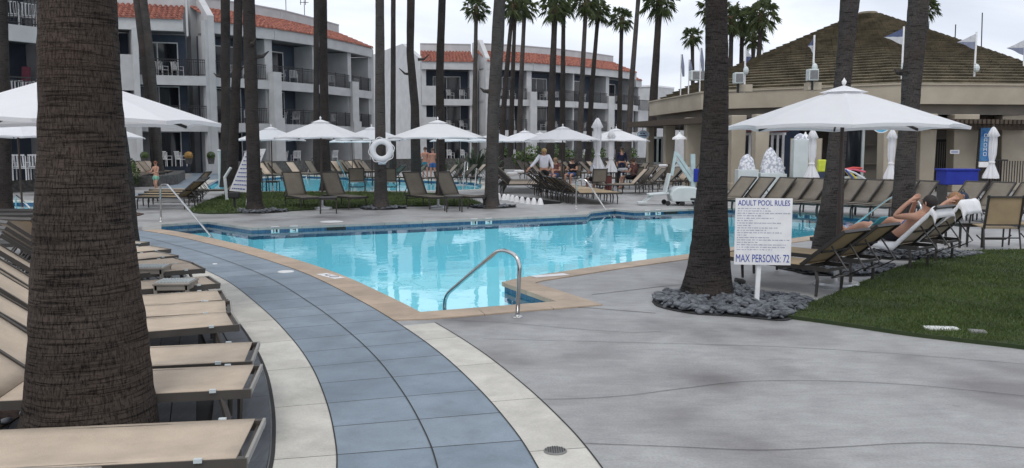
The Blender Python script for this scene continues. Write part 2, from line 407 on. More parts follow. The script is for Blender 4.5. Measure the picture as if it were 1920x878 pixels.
M['tile'] = tile_band_mat()
def leaf_mat(name, c, c2):
    m, t, N, L, b = new_mat(name)
    tc = N.new('ShaderNodeTexCoord'); n = noise_n(N, L, tc.outputs['Object'], 1.3, 4); oi = N.new('ShaderNodeObjectInfo')
    a = ramp_n(N, L, n, [(.36, c2), (.62, c)])
    L.new(a, b.inputs['Base Color']); b.inputs['Roughness'].default_value = .5
    o = N['Material Output']; tl = N.new('ShaderNodeBsdfTranslucent'); L.new(a, tl.inputs[0]); ms = N.new('ShaderNodeMixShader'); ms.inputs[0].default_value = .25
    L.new(b.outputs[0], ms.inputs[1]); L.new(tl.outputs[0], ms.inputs[2]); L.new(ms.outputs[0], o.inputs[0])
    return m
M['frond'] = leaf_mat('palm_frond', (.12, .15, .06), (.055, .08, .032))
M['shrub'] = leaf_mat('shrub_leaf', (.11, .17, .04), (.035, .06, .018))
M['agave'] = leaf_mat('grey_green_leaf', (.12, .16, .10), (.05, .07, .045))
M['thatch'] = mat('dead_frond', (.16, .11, .065), .95, (.05, .036, .024), 12)
M['lawn'] = mat('lawn_soil', (.03, .042, .014), .95, (.02, .035, .01), 5)
M['grass'] = leaf_mat('grass_blade', (.085, .125, .028), (.048, .075, .018))
M['composite'] = None
# ================================================================= GROUND, PATH, POOLS
V2 = lambda px, py: Vector(G(px, py)[:2])
center_px = [(842, 1250), (838, 1050), (832, 950), (820, 878), (799, 817), (759, 743), (708, 675), (651, 621), (583, 570), (498, 519), (402, 482), (334, 462), (255, 443), (150, 428), (0, 414), (-160, 405)]
CL = smooth([V2(*p) for p in center_px], 8)
if (offset(CL, 1)[30] - CL[30]).x < 0: sgn = -1
else: sgn = 1
def off(k): return offset(CL, sgn * k)      # + = towards the pool
HB, BW = .525, .335
mb = MB(); strip_mesh(mb, off(-HB), off(HB), .004, 1.05); struct(mb.build('path', M['blue'])); 
# the UV centre joint sits at .52
mb = MB(); strip_mesh(mb, off(-HB - BW), off(-HB - .004), .005, BW); struct(mb.build('path_edge', M['band']))
edge_r = off(HB + .004); edge_rr = off(HB + BW)
corner = V2(800, 604)
ci = max(i for i, p in enumerate(CL) if p.y < corner.y - .02 and i < len(CL) - 1 and off(HB)[i].y < V2(764, 606).y)
mb = MB(); strip_mesh(mb, edge_r[:ci + 1], edge_rr[:ci + 1], .005, BW); struct(mb.build('path_edge', M['band']))
def line_along(P, z, wdt, name, m=M['joint']):
    mb = MB(); strip_mesh(mb, offset(P, -wdt / 2), offset(P, wdt / 2), z, wdt); return struct(mb.build(name, m))
for k in (-HB, -HB - BW - .01, HB): line_along(off(k), .008, .008 if k != -HB - BW - .01 else .022, 'path_joint')
line_along(off(0), .0085, .0085, 'path_joint')
line_along(edge_rr[:ci + 1], .008, .010, 'path_joint')

M['coping_grey'] = slab_mat('grey_coping', (.33, .32, .30), (.28, .275, .26), (.08, .075, .07), [], .9, .004, .6)
# main pool outline
near = [p for i, p in enumerate(off(HB + BW)) if CL[i].y > 0]
near_curve = [p for p in near if V2(790, 590).y < p.y < V2(0, 431).y and p.x > V2(285, 428).x]
pool_px = [(300, 422), (391, 416.5), (473, 428.5), (719, 419), (971, 408.5), (1100, 403), (1106, 398), (1152, 393), (1190, 396.5), (1313, 392), (1362, 391), (1485, 399), (1578, 404), (1650, 411), (1672, 419), (1600, 432), (1526, 443), (1400, 461), (1300, 477), (1130, 500), (978, 523), (946, 531), (1050, 567.5), (792, 588)]
POOL = near_curve + [V2(*p) for p in pool_px]
pool2_px = [(386, 347), (405, 338), (470, 335), (560, 329), (620, 331), (700, 334), (800, 338), (885, 341), (905, 346), (903, 355), (850, 357.5), (700, 358.5), (560, 359), (470, 359), (410, 359), (390, 355)]
POOL2 = [V2(*p) for p in pool2_px]
pool3_px = [(-90, 379), (20, 377.5), (100, 378.5), (128, 384), (110, 392), (20, 394), (-90, 396)]
POOL3 = [V2(*p) for p in pool3_px]
chan_px = [(888, 366), (935, 364.5), (1000, 372), (1056, 379.5), (1050, 382), (1015, 384), (950, 376), (893, 368.5)]
CHAN = [V2(*p) for p in chan_px]
mb = MB(); mb.sheet([(-150, -20), (150, -20), (150, 320), (-150, 320)], 0, [POOL, POOL2, POOL3, CHAN]); struct(mb.build('pool_deck', M['deck']))
def ring(P, k, z, name, m, inner=-.03, th=.05, only=None):
    out_ = off_closed(P, k); inn = off_closed(P, inner); mb = MB(); v = 0; n = len(P)
    for i in range(n):
        if only and not only(i): continue
        j = (i + 1) % n; d = (P[j] - P[i]).length
        a, b, c, e = inn[i], out_[i], out_[j], inn[j]
        uv = [(0, v), (k, v), (k, v + d), (0, v + d)]; q = [(a.x, a.y, z), (b.x, b.y, z), (c.x, c.y, z), (e.x, e.y, z)]
        if ((b - a).x * (c - a).y - (b - a).y * (c - a).x) < 0: q = q[::-1]; uv = uv[::-1]
        mb.quad(*q, uv=uv)
        for p0, p1, zz in ((a, e, th), (b, c, .02)):
            mb.quad((p0.x, p0.y, z), (p1.x, p1.y, z), (p1.x, p1.y, z - zz), (p0.x, p0.y, z - zz), uv=[(.1, v), (.1, v + d), (.1, v + d), (.1, v)])
        mb.quad((a.x, a.y, z - th), (e.x, e.y, z - th), (P[j].x, P[j].y, z - th), (P[i].x, P[i].y, z - th), uv=[(.1, v), (.1, v + d), (.1, v + d), (.1, v)])
        v += d
    return struct(mb.build(name, m))
def pool(P, depth, wz, band=.16):
    n = len(P); tb = MB(); wb = MB(); v = 0
    for i in range(n):
        a, b = P[i], P[(i + 1) % n]; d = (b - a).length
        tb.quad((a.x, a.y, 0), (b.x, b.y, 0), (b.x, b.y, wz - band), (a.x, a.y, wz - band), uv=[(v, 0), (v + d, 0), (v + d, wz - band), (v, wz - band)])
        wb.quad((a.x, a.y, wz - band), (b.x, b.y, wz - band), (b.x, b.y, -depth), (a.x, a.y, -depth)); v += d
    wb.sheet(P, -depth)
    struct(tb.build('pool_waterline_tiles', M['tile'])); struct(wb.build('pool_basin', M['plaster']))
    mb = MB(); mb.sheet(P, wz); o = mb.build('pool_water', M['water']); o['kind'] = 'structure'
pool(POOL, 1.15, -.078); NF = len(near_curve); isfar = lambda i: NF - 1 <= i < NF + 14
ring(POOL, BW, .012, 'pool_coping', M['coping'], only=lambda i: not isfar(i)); ring(POOL, BW, .012, 'pool_coping', M['coping_grey'], only=isfar)
pool(POOL2, 1.1, -.10, .1); ring(POOL2, .4, .012, 'pool_coping', M['band'])
pool(POOL3, .9, -.10, .1); ring(POOL3, .35, .012, 'pool_coping', M['band'])
# fountain channel
mb = MB(); n = len(CHAN)
for i in range(n):
    a, b = CHAN[i], CHAN[(i + 1) % n]; mb.quad((a.x, a.y, 0), (b.x, b.y, 0), (b.x, b.y, -.35), (a.x, a.y, -.35))
mb.sheet(CHAN, -.35); struct(mb.build('fountain_channel', M['joint']))
# steps inside the alcove (plaster under water)
mb = MB()
for k, (dz) in enumerate((.38, .62, .86)):
    q = [V2(800, 585 - k * 9) , V2(1030 - k * 18, 566 - k * 9), V2(948 , 536 ), V2(760 - k * 22, 560 - k * 8)]
    mb.prism([(p.x, p.y) for p in q], -1.14, -dz)
struct(mb.build('pool_step', M['plaster']))

# curved saw cuts in the concrete
for px in ([(1003, 750), (1090, 748), (1180, 742), (1290, 728), (1400, 716), (1550, 715), (1700, 722), (1820, 733), (1925, 744), (2100, 766)],
           [(1085, 832), (1250, 838), (1420, 845), (1560, 840), (1700, 832), (1800, 833), (1925, 841), (2100, 856)],
           [(905, 636), (1100, 641), (1300, 646), (1460, 651), (1620, 660), (1780, 672), (1925, 684), (2100, 700)],
           [(832, 601), (950, 606), (1060, 616), (1180, 624), (1240, 622)],
           [(1060, 575), (1130, 580), (1230, 588)],
           [(980, 612), (1000, 640)][:0] or [(1110, 553), (1180, 545), (1260, 536), (1340, 531)],
           [(520, 405), (620, 408), (740, 403), (900, 398), (1080, 392)],
           [(1200, 385), (1350, 382), (1500, 388), (1650, 394)]):
    P = smooth([V2(*p) for p in px], 6); line_along(P, .004, .0052 if px[0][1] > 600 else .012, 'control_joint')

# composite timber deck beneath the near loungers
def composite_mat():
    m, t, N, L, b = new_mat('grey_composite_board')
    tc = N.new('ShaderNodeTexCoord'); mp = N.new('ShaderNodeMapping'); mp.inputs['Scale'].default_value = (18, 1.2, 1); L.new(tc.outputs['Object'], mp.inputs[0])
    n = noise_n(N, L, mp.outputs[0], 3, 5, .6); n2 = noise_n(N, L, tc.outputs['Object'], 3, 3)
    a = ramp_n(N, L, n, [(.3, (.050, .056, .064)), (.7, (.085, .095, .107))])
    a = mixc(N, L, .4, a, ramp_n(N, L, n2, [(.3, (.3, .3, .3)), (.7, (.7, .7, .7))]), 'OVERLAY')
    L.new(a, b.inputs['Base Color']); b.inputs['Roughness'].default_value = .5
    bp = N.new('ShaderNodeBump'); bp.inputs['Strength'].default_value = .15; bp.inputs['Distance'].default_value = .004; L.new(n, bp.inputs['Height']); L.new(bp.outputs[0], b.inputs['Normal'])
    return m
M['composite'] = composite_mat()
dl = off(-HB - BW - .03)
seg = [p for p in dl if .6 < p.y < 13.2]
b1 = offset(seg, 0); mb = MB()
inner1 = [p for p in offset(dl, -sgn * .17) if .6 < p.y < 13.2]; inner2 = [p for p in offset(dl, -sgn * .18) if .6 < p.y < 13.2]; inner3 = [p for p in offset(dl, -sgn * .35) if .6 < p.y < 13.2]
def board(Aq, Bq, z=.006):
    n = min(len(Aq), len(Bq)); step = 7
    for s0 in range(0, n - 1, step):
        a, b = Aq[s0:s0 + step + 1], Bq[s0:s0 + step + 1]
        for i in range(min(len(a), len(b)) - 1):
            q = [a[i], b[i], b[i + 1], a[i + 1]]
            if i == min(len(a), len(b)) - 2: q[2] = b[i] + (b[i + 1] - b[i]) * .96; q[3] = a[i] + (a[i + 1] - a[i]) * .96
            pts = [(p.x, p.y, z + .012) for p in q]
            if (q[1].x - q[0].x) * (q[2].y - q[0].y) - (q[1].y - q[0].y) * (q[2].x - q[0].x) < 0: pts = pts[::-1]
            mb.quad(*pts)
board(b1, inner1); board(inner2, inner3)
lim = [p for p in offset(dl, -sgn * .362) if 0 < p.y < 14]
pd = Vector((-.36, 1)).normalized(); pn = Vector((pd.y, -pd.x))      # plank direction
def cut(s_):
    """largest distance along the plank direction still inside the curved border, at sideways position s_"""
    best = []
    for a, b in zip(lim, lim[1:]):
        sa, sb = a.dot(pn) - s_, b.dot(pn) - s_
        if sa * sb <= 0 and abs(sa - sb) > 1e-9: best.append((a + (b - a) * (sa / (sa - sb))).dot(pd))
    return best
s_ = -4.2
while s_ < 4:
    ca, cb = cut(s_), cut(s_ + .146)
    if ca and cb:
        lo = .2
        if len(ca) > 1 and len(cb) > 1 and min(ca) < 3: la, lb = min(ca), min(cb)
        else: la = lb = lo
        q = [pn * s_ + pd * la, pn * (s_ + .146) + pd * lb, pn * (s_ + .146) + pd * max(cb), pn * s_ + pd * max(ca)]
        mb.prism([(p.x, p.y) for p in q], 0, .018)
    s_ += .152
struct(mb.build('timber_deck', M['composite']))
mb = MB(); mb.prism([(-9, .3), (-2.75, .3), (-3.0, 3), (-3.1, 6), (-3.6, 8.3), (-4.6, 8.6), (-9, 8.5)], .003, .026); struct(mb.build('mulch_bed', M['mulch']))
P = [p for p in dl if .6 < p.y < 13.2]
mb = MB(); mb.sheet([(p.x, p.y) for p in P] + [(-6.2, 13.0), (-6.2, 8.5), (-3.05, 8.5), (-3.05, .6)], .003); struct(mb.build('deck_gap', M['joint']))

# far setting: raised terrace, slate-blue side path and pale steps
mb = MB(); P = smooth([V2(*p) for p in [(258, 372), (330, 357), (372, 340), (392, 330), (380, 324), (350, 319)]], 6)
strip_mesh(mb, offset(P, -.9), offset(P, .9), .006, 1.8); struct(mb.build('path', M['blue']))
mb = MB()
for k, (y0, z) in enumerate(((319, .12), (314.5, .24), (310.5, .36), (306.5, .50), (303, .64))):
    Y = V2(300, y0).y; mb.bbox((XY(285, Y)[0], Y, 0), (XY(425, Y)[0], Y + 9, z))
struct(mb.build('terrace_step', M['band']))
M['slate_paint'] = mat('slate_blue_paint', (.15, .21, .29), .6)
mb = MB()
for k, (y0, z) in enumerate(((310.5, .36), (303, .64))):
    Y = V2(300, y0).y; mb.bbox((XY(300, Y)[0], Y + .3, z + .004), (XY(392, Y)[0], Y + 2.2, z + .01))
struct(mb.build('terrace_path', M['slate_paint']))

# lawns
def lawn(poly, name, z=.035):
    mb = MB(); mb.prism([(p.x, p.y) for p in poly], .0, z); return struct(mb.build(name, M['lawn']))
lawnA = smooth([V2(*p) for p in [(1470, 597), (1540, 566), (1600, 541), (1655, 517), (1700, 500), (1745, 486), (1790, 477), (1830, 473)]], 5) + [V2(1960, 471), V2(2300, 470), V2(2400, 560)] + smooth([V2(*p) for p in [(2300, 716), (2100, 682), (1920, 656), (1800, 642), (1700, 630), (1600, 615), (1530, 605), (1470, 597)]], 5)[:-1]
lawnB = smooth([V2(*p) for p in [(352, 396), (372, 401), (420, 401.5), (520, 398), (640, 391), (780, 387.5), (905, 388)]], 4) + smooth([V2(*p) for p in [(905, 384), (880, 375), (850, 368), (800, 364), (690, 362), (560, 362), (480, 363), (430, 366), (395, 376), (352, 396)]], 4)[:-1]
lawn(lawnA, 'lawn'); lawn(lawnB, 'lawn')
def inside(p, poly):
    c = False; n = len(poly); j = n - 1
    for i in range(n):
        a, b = poly[i], poly[j]
        if (a.y > p[1]) != (b.y > p[1]) and p[0] < (b.x - a.x) * (p[1] - a.y) / (b.y - a.y) + a.x: c = not c
        j = i
    return c
def blades(poly, n, h, wd, name, far=40, near_bias=False):
    rnd = random.Random(5); xs = [p.x for p in poly]; ys = [p.y for p in poly]; mb = MB(); k = 0; tr = 0
    while k < n and tr < n * 14:
        tr += 1
        y = rnd.uniform(min(ys) - .03, min(max(ys), far)); x = rnd.uniform(min(xs), max(xs))
        if near_bias and (x > .8 * y + .8 or rnd.random() > (7.5 / y) ** 2.2): continue
        if not inside((x, y), poly): continue
        k += 1; a = rnd.uniform(0, 2 * pi); hh = h * rnd.uniform(.6, 1.3) * (1 + .7 * noise.noise(Vector((x * 1.6, y * 1.6, 0)))); w_ = wd * rnd.uniform(.7, 1.3) * (y / 8 if near_bias else 1)
        dx, dy = cos(a) * w_, sin(a) * w_; lx, ly = rnd.gauss(0, .35) * hh, rnd.gauss(0, .35) * hh
        mb.add([(x - dx, y - dy, .033), (x + dx, y + dy, .033), (x + lx, y + ly, .033 + hh)], [(0, 1, 2)])
    return tag(mb.build(name, M['grass']), 'short green turf blades on the lawn', None, None, 'stuff')
blades(lawnA, 120000, .026, .004, 'grass', 15, True)
blades(lawnB, 26000, .055, .012, 'grass', 40)

# pebble beds
def pebble_bed(poly, n, r, name, zbase=.012, mask=None):
    rnd = random.Random(hash(name) & 0 or len(poly) + n); xs = [p.x for p in poly]; ys = [p.y for p in poly]; mb = MB(); k = 0; tr = 0
    while k < n and tr < n * 30:
        tr += 1; x, y = rnd.uniform(min(xs), max(xs)), rnd.uniform(min(ys), max(ys))
        if not inside((x, y), poly): continue
        k += 1; s = r * rnd.uniform(.6, 1.35)
        q = Matrix.Rotation(rnd.uniform(0, 6.28), 3, 'Z') @ Matrix.Rotation(rnd.gauss(0, .35), 3, 'X') @ Matrix.Rotation(rnd.gauss(0, .3), 3, 'Y')
        mb.ell((x, y, zbase + s * .4 + rnd.random() * r * .9), (s * rnd.uniform(1.1, 1.6), s * rnd.uniform(.75, 1), s * rnd.uniform(.4, .6)), 9, 6, q)
    return tag(mb.build(name, M['pebble'], smooth=True), 'grey rounded river pebbles laid around a palm base', None, None, 'stuff')
def blob(c, a, b, n=26, wob=.08, rot=0):
    r = []
    for k in range(n):
        t = 2 * pi * k / n; q = 1 + wob * sin(3 * t + a) + wob * .6 * sin(5 * t + b); x, y = a * q * cos(t), b * q * sin(t)
        r.append(Vector((c[0] + x * cos(rot) - y * sin(rot), c[1] + x * sin(rot) + y * cos(rot))))
    return r
bedA = smooth([V2(*p) for p in [(1226, 567), (1240, 577), (1300, 589), (1380, 594), (1440, 600), (1474, 601), (1500, 588), (1520, 572), (1480, 561), (1430, 556), (1400, 545), (1340, 538), (1280, 547), (1235, 557), (1226, 567)]], 4)[:-1]
for nm, poly, n, r in (('river_pebbles', bedA, 900, .040), ('river_pebbles', blob(V2(1570, 507), .75, .55), 420, .036), ('river_pebbles', blob(V2(1718, 480), .95, .55), 460, .036),
                    ('river_pebbles', blob(V2(488, 398), .62, .5), 260, .04), ('river_pebbles', blob(V2(716, 391.5), .6, .5), 240, .04), ('river_pebbles', blob(V2(922, 389), .62, .5), 240, .04), ('river_pebbles', blob((-3.4, 4.9), .8, 1.6), 300, .034)):
    pebble_bed(poly, n, r, nm)
    mb = MB(); mb.prism([(p.x, p.y) for p in off_closed(poly, .02)], .002, .014); struct(mb.build('bed_soil', M['joint']))
mb = MB(); mb.prism([(p.x, p.y) for p in [V2(238, 394), V2(252, 399), V2(270, 402), V2(262, 405), V2(238, 408), V2(200, 408), V2(200, 394)]], .002, .02); struct(mb.build('mulch_bed', M['mulch']))
M['redflower'] = mat('red_flower', (.45, .12, .08), .7)

# small fittings set in the ground
def round_cover(p, r, label, mt, name='drain_cover', slots=False):
    mb = MB(); mb.lathe([(0.001, .010), (r * .9, .010), (r, .006), (r, .0)], 28); o = mb.build(name, mt); o.location = (p[0], p[1], .004); tag(o, label, 'drain cover')
    if slots:
        mb = MB()
        for i in range(-4, 5):
            for j in range(-4, 5):
                if hypot(i, j) < 4.3: mb.lathe([(.0005, .0125), (.0042, .0125)], 6, (i * r / 5, j * r / 5, 0))
        mb.build('drain_hole', M['joint'], o); 
    return o
M['cover_white'] = mat('white_cover', (.72, .73, .72), .5)
M['cover_grey'] = mat('grey_drain_cover', (.22, .22, .21), .5, metal=.3)
round_cover(G(1041, 848), .065, 'round grey slotted drain in the cream path edge at the front', M['cover_grey'], slots=True)
round_cover(G(536, 510.5), .11, 'white round cover in the blue path slabs', M['cover_white'], 'skimmer_cover')
round_cover(G(403, 496), .035, 'tiny white stud in the blue path beyond the near loungers', M['cover_white'], 'skimmer_cover')
round_cover(G(622, 416.5), .26, 'white round cover on the far pool deck below the paired loungers', M['cover_white'], 'skimmer_cover')
for (a, b, lab) in (((1732, 613), (1798, 619), 'white rectangular valve box lid in the lawn'), ((1815, 620), (1850, 624), 'smaller weathered valve box lid in the lawn near the path')):
    p, q = G(a[0], (a[1] + b[1]) / 2, .04), G(b[0], (a[1] + b[1]) / 2 + 2, .04)
    mb = MB(); d = (q - p); ang = atan2(d.y, d.x); mb.box((0, 0, 0), (d.length * .95, .12, .03), 0); mb.box((0, 0, .017), (d.length * .8, .09, .004)); 
    o = mb.build('valve_box_lid', M['cover_white'] if 'white' in lab else M['cover_grey'], bevel=.008); o.location = ((p + q) / 2).xyz; o.location.z = .040; o.rotation_euler = (0, 0, ang); tag(o, lab, 'valve lid')

# depth markers and skimmer mouths on the far waterline tiles
def on_wall(px, py):
    """nearest far-wall spot at this column: returns point on the pool outline and wall direction"""
    best = None; x0, Y0 = G(px, py).x, G(px, py).y
    for i in range(len(POOL)):
        a, b = POOL[i], POOL[(i + 1) % len(POOL)]; ab = b - a; t = max(0, min(1, (Vector((x0, Y0)) - a).dot(ab) / ab.length_squared)); q = a + ab * t
        d = (q - Vector((x0, Y0))).length
        if best is None or d < best[0]: best = (d, q, ab.normalized())
    return best[1], best[2]
mk = 0
for px, py, s, lab in ((516, 427, '3', 'first white depth tile left on the far pool wall beneath the striped sign'), (552, 426, '4', 'second white depth tile beside the first beneath the far pool coping'),
                  (889, 412, '3', 'white depth tile on the pool wall below the ringless palm'), (917, 411, '4', 'white depth tile just right of the one below the ringless palm'),
                  (1221, 396.5, '4', 'white depth tile in front of the lift seat'), (1243, 396, '5', 'white depth tile in front of the lift wheels'), (1502, 400, '4', 'white depth tile seen just right of the rules board'), (1526, 401, '5', 'white depth tile against the leaning palm right of the rules board')):
    q, d = on_wall(px, py); nrm = Vector((-d.y, d.x)); nrm = nrm if nrm.y < 0 else -nrm
    mb = MB(); mb.box((0, 0, 0), (.17, .008, .15)); o = mb.build('depth_marker', M['white'], bevel=.002); o.location = (q.x + nrm.x * .008, q.y + nrm.y * .008, -.05); o.rotation_euler = (0, 0, atan2(d.y, d.x) if d.x > 0 else atan2(-d.y, -d.x)); tag(o, lab, 'depth marker', 'depth markers on the far pool wall')
    mb = MB()
    if s == '3': mb.box((-.03, -.006, 0), (.018, .004, .09)); mb.box((.03, -.006, 0), (.04, .004, .09))
    elif s == '4': mb.box((-.035, -.006, .02), (.05, .004, .015)); mb.box((.03, -.006, 0), (.015, .004, .09)); mb.box((.0, -.006, -.01), (.06, .004, .014))
    else: mb.box((0, -.006, .03), (.08, .004, .015)); mb.box((-.03, -.006, 0), (.015, .004, .07)); mb.box((.0, -.006, -.03), (.08, .004, .015))
    mb.build('marking', M['joint'], o)
for px, py, lab in ((632, 423, 'black skimmer mouth in the pool wall below the left loungers'), (1266, 395, 'black skimmer mouth in the pool wall below the pool lift')):
    q, d = on_wall(px, py); nrm = Vector((-d.y, d.x)); nrm = nrm if nrm.y < 0 else -nrm
    mb = MB(); mb.box((0, 0, 0), (.42, .012, .10)); mb.box((0, -.004, .052), (.45, .02, .012)); o = mb.build('skimmer', M['joint']); o.location = (q.x + nrm.x * .004, q.y + nrm.y * .004, -.055); o.rotation_euler = (0, 0, atan2(d.y, d.x) if d.x > 0 else atan2(-d.y, -d.x)); tag(o, lab, 'skimmer')
M['text_dark'] = mat('dark_lettering', (.05, .05, .06), .6)
def coping_tile(p0, p1, lab):
    a, b = G(*p0), G(*p1); d = b - a; o = None; mb = MB(); mb.box((0, 0, 0), (d.length, .15, .006)); o = mb.build('depth_marker', M['white'], bevel=.002)
    o.location = ((a + b) / 2).xyz; o.location.z = .017; o.rotation_euler = (0, 0, atan2(d.y, d.x)); tag(o, lab, 'depth marker')
    return o
o = coping_tile((603, 516), (637, 524.5), 'white depth tile in the tan coping beside the blue path'); 
mb = MB(); mb.lathe([(.05, .0045), (.062, .0045)], 20, (.1, 0, 0), False); mb.box((.1, 0, .0045), (.09, .012, .001), .7); mb.box((-.08, 0, .0045), (.012, .08, .001)); mb.box((-.05, 0, .0045), (.012, .08, .001)); mb.box((-.12, 0, .0045), (.03, .03, .001)); mb.build('marking', M['text_dark'], o)
coping_tile((1000, 521.5), (1062, 516.5), 'white plate on the coping at the right of the pool corner')
# floating fittings: the white fountain bubblers
g = MB(); prof = [(.001, .23), (.03, .222), (.06, .18), (.08, .11), (.105, .03), (.11, 0)]
pts = [(935, 372), (945.5, 374), (953, 374), (961, 376), (969, 378), (979, 379.5), (990, 381.5), (1001, 382), (1013, 382.5)]
g.lathe(prof, 12, cap=False); proto = g.build('fountain_bubbler', M['white'], smooth=True); tag(proto, cat='fountain jet', group='white bubblers in a row')
for i, p in enumerate(pts):
    q = G(p[0], p[1] + 1.5); place(proto, (q.x, q.y, -.03), 0, ['first', 'second', 'third', 'fourth', 'fifth', 'sixth', 'seventh', 'eighth', 'ninth'][i] + ' white cone in the fountain row counting from the palm'); 
# ================================================================= HOTEL BUILDINGS
ZF = (0.45, 3.15, 6.0, 8.75)     # terrace, first, second floor, eave underside
class Bld:
    """collects the wall mesh of one building; bays add windows, railings and roofs as parts"""
    def __init__(s, root): s.root = root; s.w = MB(); s.dark = MB(); s.t = MB(); s.sof = MB(); s.par = MB()
def frame2(P0, P1):
    d = (P1 - P0); Lg = d.length; u = d / Lg; n = Vector((-u.y, u.x)); 
    if n.dot(-(P0 + P1) / 2) > 0: n = -n          # n points away from the camera = into the building
    return u, n, Lg
CHAIR_SPOTS = []
def bay(B, P0, P1, kinds, door=.5, deep=1.7, tall=ZF, colL=.0, colR=.35, solid=.0, rail_from=0, win=False, chairs=(), dz=0, roofed=True):
    """kinds per floor (ground, first, second): 'rail' | 'open' | 'panel'"""
    u, n, Lg = frame2(P0, P1)
    def W(a, b, z): q = P0 + u * a + n * b; return (q.x, q.y, z)
    def bx(mb, a0, a1, b0, b1, z0, z1):
        vs = [W(a, b, z) for a in (a0, a1) for b in (b0, b1) for z in (z0, z1)]
        mb.add(vs, [(0, 1, 3, 2), (4, 6, 7, 5), (0, 4, 5, 1), (2, 3, 7, 6), (0, 2, 6, 4), (1, 5, 7, 3)])
    for f in range(3):
        z0, z1 = ZF[f], ZF[f + 1]; k = kinds[f]
        if f > 0:
            bx(B.w, 0, Lg, -.28, -.06, z0 - .52, z0 + .06)             # slab edge
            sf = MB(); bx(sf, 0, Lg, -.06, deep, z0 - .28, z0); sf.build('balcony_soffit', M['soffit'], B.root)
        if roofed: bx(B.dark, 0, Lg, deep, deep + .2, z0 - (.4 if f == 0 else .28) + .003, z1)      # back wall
        if colR: bx(B.w, Lg - colR, Lg, -.05, deep - .004, z0 - (.45 if f == 0 else .02), z1)
        if colL: bx(B.w, 0, colL, -.05, deep - .004, z0 - (.45 if f == 0 else .02), z1)
        # sliding door as a window part: frame with pane
        if not roofed: dw = 0
        dw = min(2.6, Lg * .55) if roofed else .0; a0 = max(.15, Lg * door - dw / 2); zt = z1 - .55
        fr = MB(); q = deep - .10
        if dw:
         for a in (a0, a0 + dw / 2 - .03, a0 + dw - .06): bx(fr, a, a + .06, q, q + .07, z0 + .005, zt)
         bx(fr, a0, a0 + dw, q - .005, q + .068, zt, zt + .07)
         wo = fr.build('window', M['white'], B.root)
         pn = MB(); bx(pn, a0 + .02, a0 + dw - .02, q + .03, q + .05, z0 + .01, zt); pn.build('pane', M['glass'], wo)
         cu = MB(); bx(cu, a0 + dw * .05, a0 + dw * .22, q + .012, q + .028, z0 + .02, zt - .02); cu.build('curtain', M['curtain'], wo)
        if f > 0 or k == 'railg':
            s0 = Lg * rail_from + .02; r = MB()
            if k == 'panel': bx(B.w, 0, Lg * solid, -.275, -.14, z0 + .055, z0 + 1.25)
            if solid and k != 'panel': bx(B.w, 0, Lg * solid, -.275, -.14, z0 + .055, z0 + 1.25); s0 = Lg * solid + .03
            e1 = Lg - (colR if colR > .3 else .05)
            bx(r, s0, e1, -.20, -.15, z0 + 1.03, z0 + 1.08); bx(r, s0, e1, -.19, -.16, z0 + .15, z0 + .18); bx(r, s0, e1, -.19, -.16, z0 + .9, z0 + .925)
            a = s0
            while a < e1: bx(r, a, a + .022, -.185, -.163, z0 + .10, z0 + 1.03); a += .13
            a = s0
            while a < e1 + .1: bx(r, min(a, e1 - .04), min(a, e1 - .04) + .045, -.2, -.155, z0 + .06, z0 + 1.12); a += 1.3
            r.build('railing', M['rail'], B.root)
        for c in chairs:
            CHAIR_SPOTS.append((W(Lg * c, .45, z0 + .005), atan2(u.y, u.x) + (.5 if c < .5 else -.6)))
    if not roofed: return
    # eave fascia, tiled roof and parapet
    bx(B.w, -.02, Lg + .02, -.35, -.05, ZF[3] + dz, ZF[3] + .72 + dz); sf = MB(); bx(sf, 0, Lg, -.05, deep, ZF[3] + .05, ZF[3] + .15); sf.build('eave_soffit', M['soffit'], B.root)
    rb, rz0, rz1 = 2.6, ZF[3] + .70 + dz, ZF[3] + 1.95 + dz
    nr, tw = 7, .30; nc = max(1, int(Lg / tw)); tw = Lg / nc
    for i in range(nc):
        for r_ in range(nr):
            b0, b1 = -.45 + (rb + .45) * r_ / nr, -.45 + (rb + .45) * (r_ + 1) / nr + .08
            h0, h1 = rz0 + (rz1 - rz0) * r_ / nr + .05, rz0 + (rz1 - rz0) * (r_ + 1) / nr
            j = random.uniform(-.012, .012)
            pr = [(0, -.02), (.18, .07), (.38, .10), (.58, .07), (.76, -.02), (1, -.02)]
            vs = [W((i + a) * tw, b, h + z + j) for b, h in ((b0, h0), (b1, h1)) for a, z in pr]
            B.t.add(vs, [(k, k + 1, 7 + k, 6 + k) for k in range(5)])
            B.t.add([W((i + a) * tw, b0, h0 + z + j) for a, z in pr] + [W((i + a) * tw, b0, h0 - .06) for a, z in pr], [(k, k + 6, k + 7, k + 1) for k in range(5)])
    bx(B.par, 0, Lg, rb - .02, rb + .3, ZF[3] - .2, ZF[3] + 2.6 + dz)
    bx(B.par, -.0, Lg, rb - .06, rb + .36, ZF[3] + 2.6 + dz, ZF[3] + 2.68 + dz)
    bx(B.w, 0, Lg, deep + .9, deep + 4, 0, ZF[3] + .1)
def wall_line(mb, P0, P1, z0, z1, th=.35, top=None):
    """free blank wall; top = second height for a sloped top"""
    u, n, Lg = frame2(P0, P1); t1 = z1 if top is None else top
    q = [P0, P1, P1 + n * th, P0 + n * th]; zz = [z1, t1, t1, z1]
    vs = [(p.x, p.y, z0) for p in q] + [(p.x, p.y, z) for p, z in zip(q, zz)]
    mb.add(vs, [(3, 2, 1, 0), (4, 5, 6, 7), (0, 1, 5, 4), (1, 2, 6, 5), (2, 3, 7, 6), (3, 0, 4, 7)])
def finish(B):
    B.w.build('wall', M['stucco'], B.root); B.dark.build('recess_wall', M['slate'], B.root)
    B.t.build('tile_roof', M['roof'], B.root); B.par.build('parapet', M['stucco'], B.root)
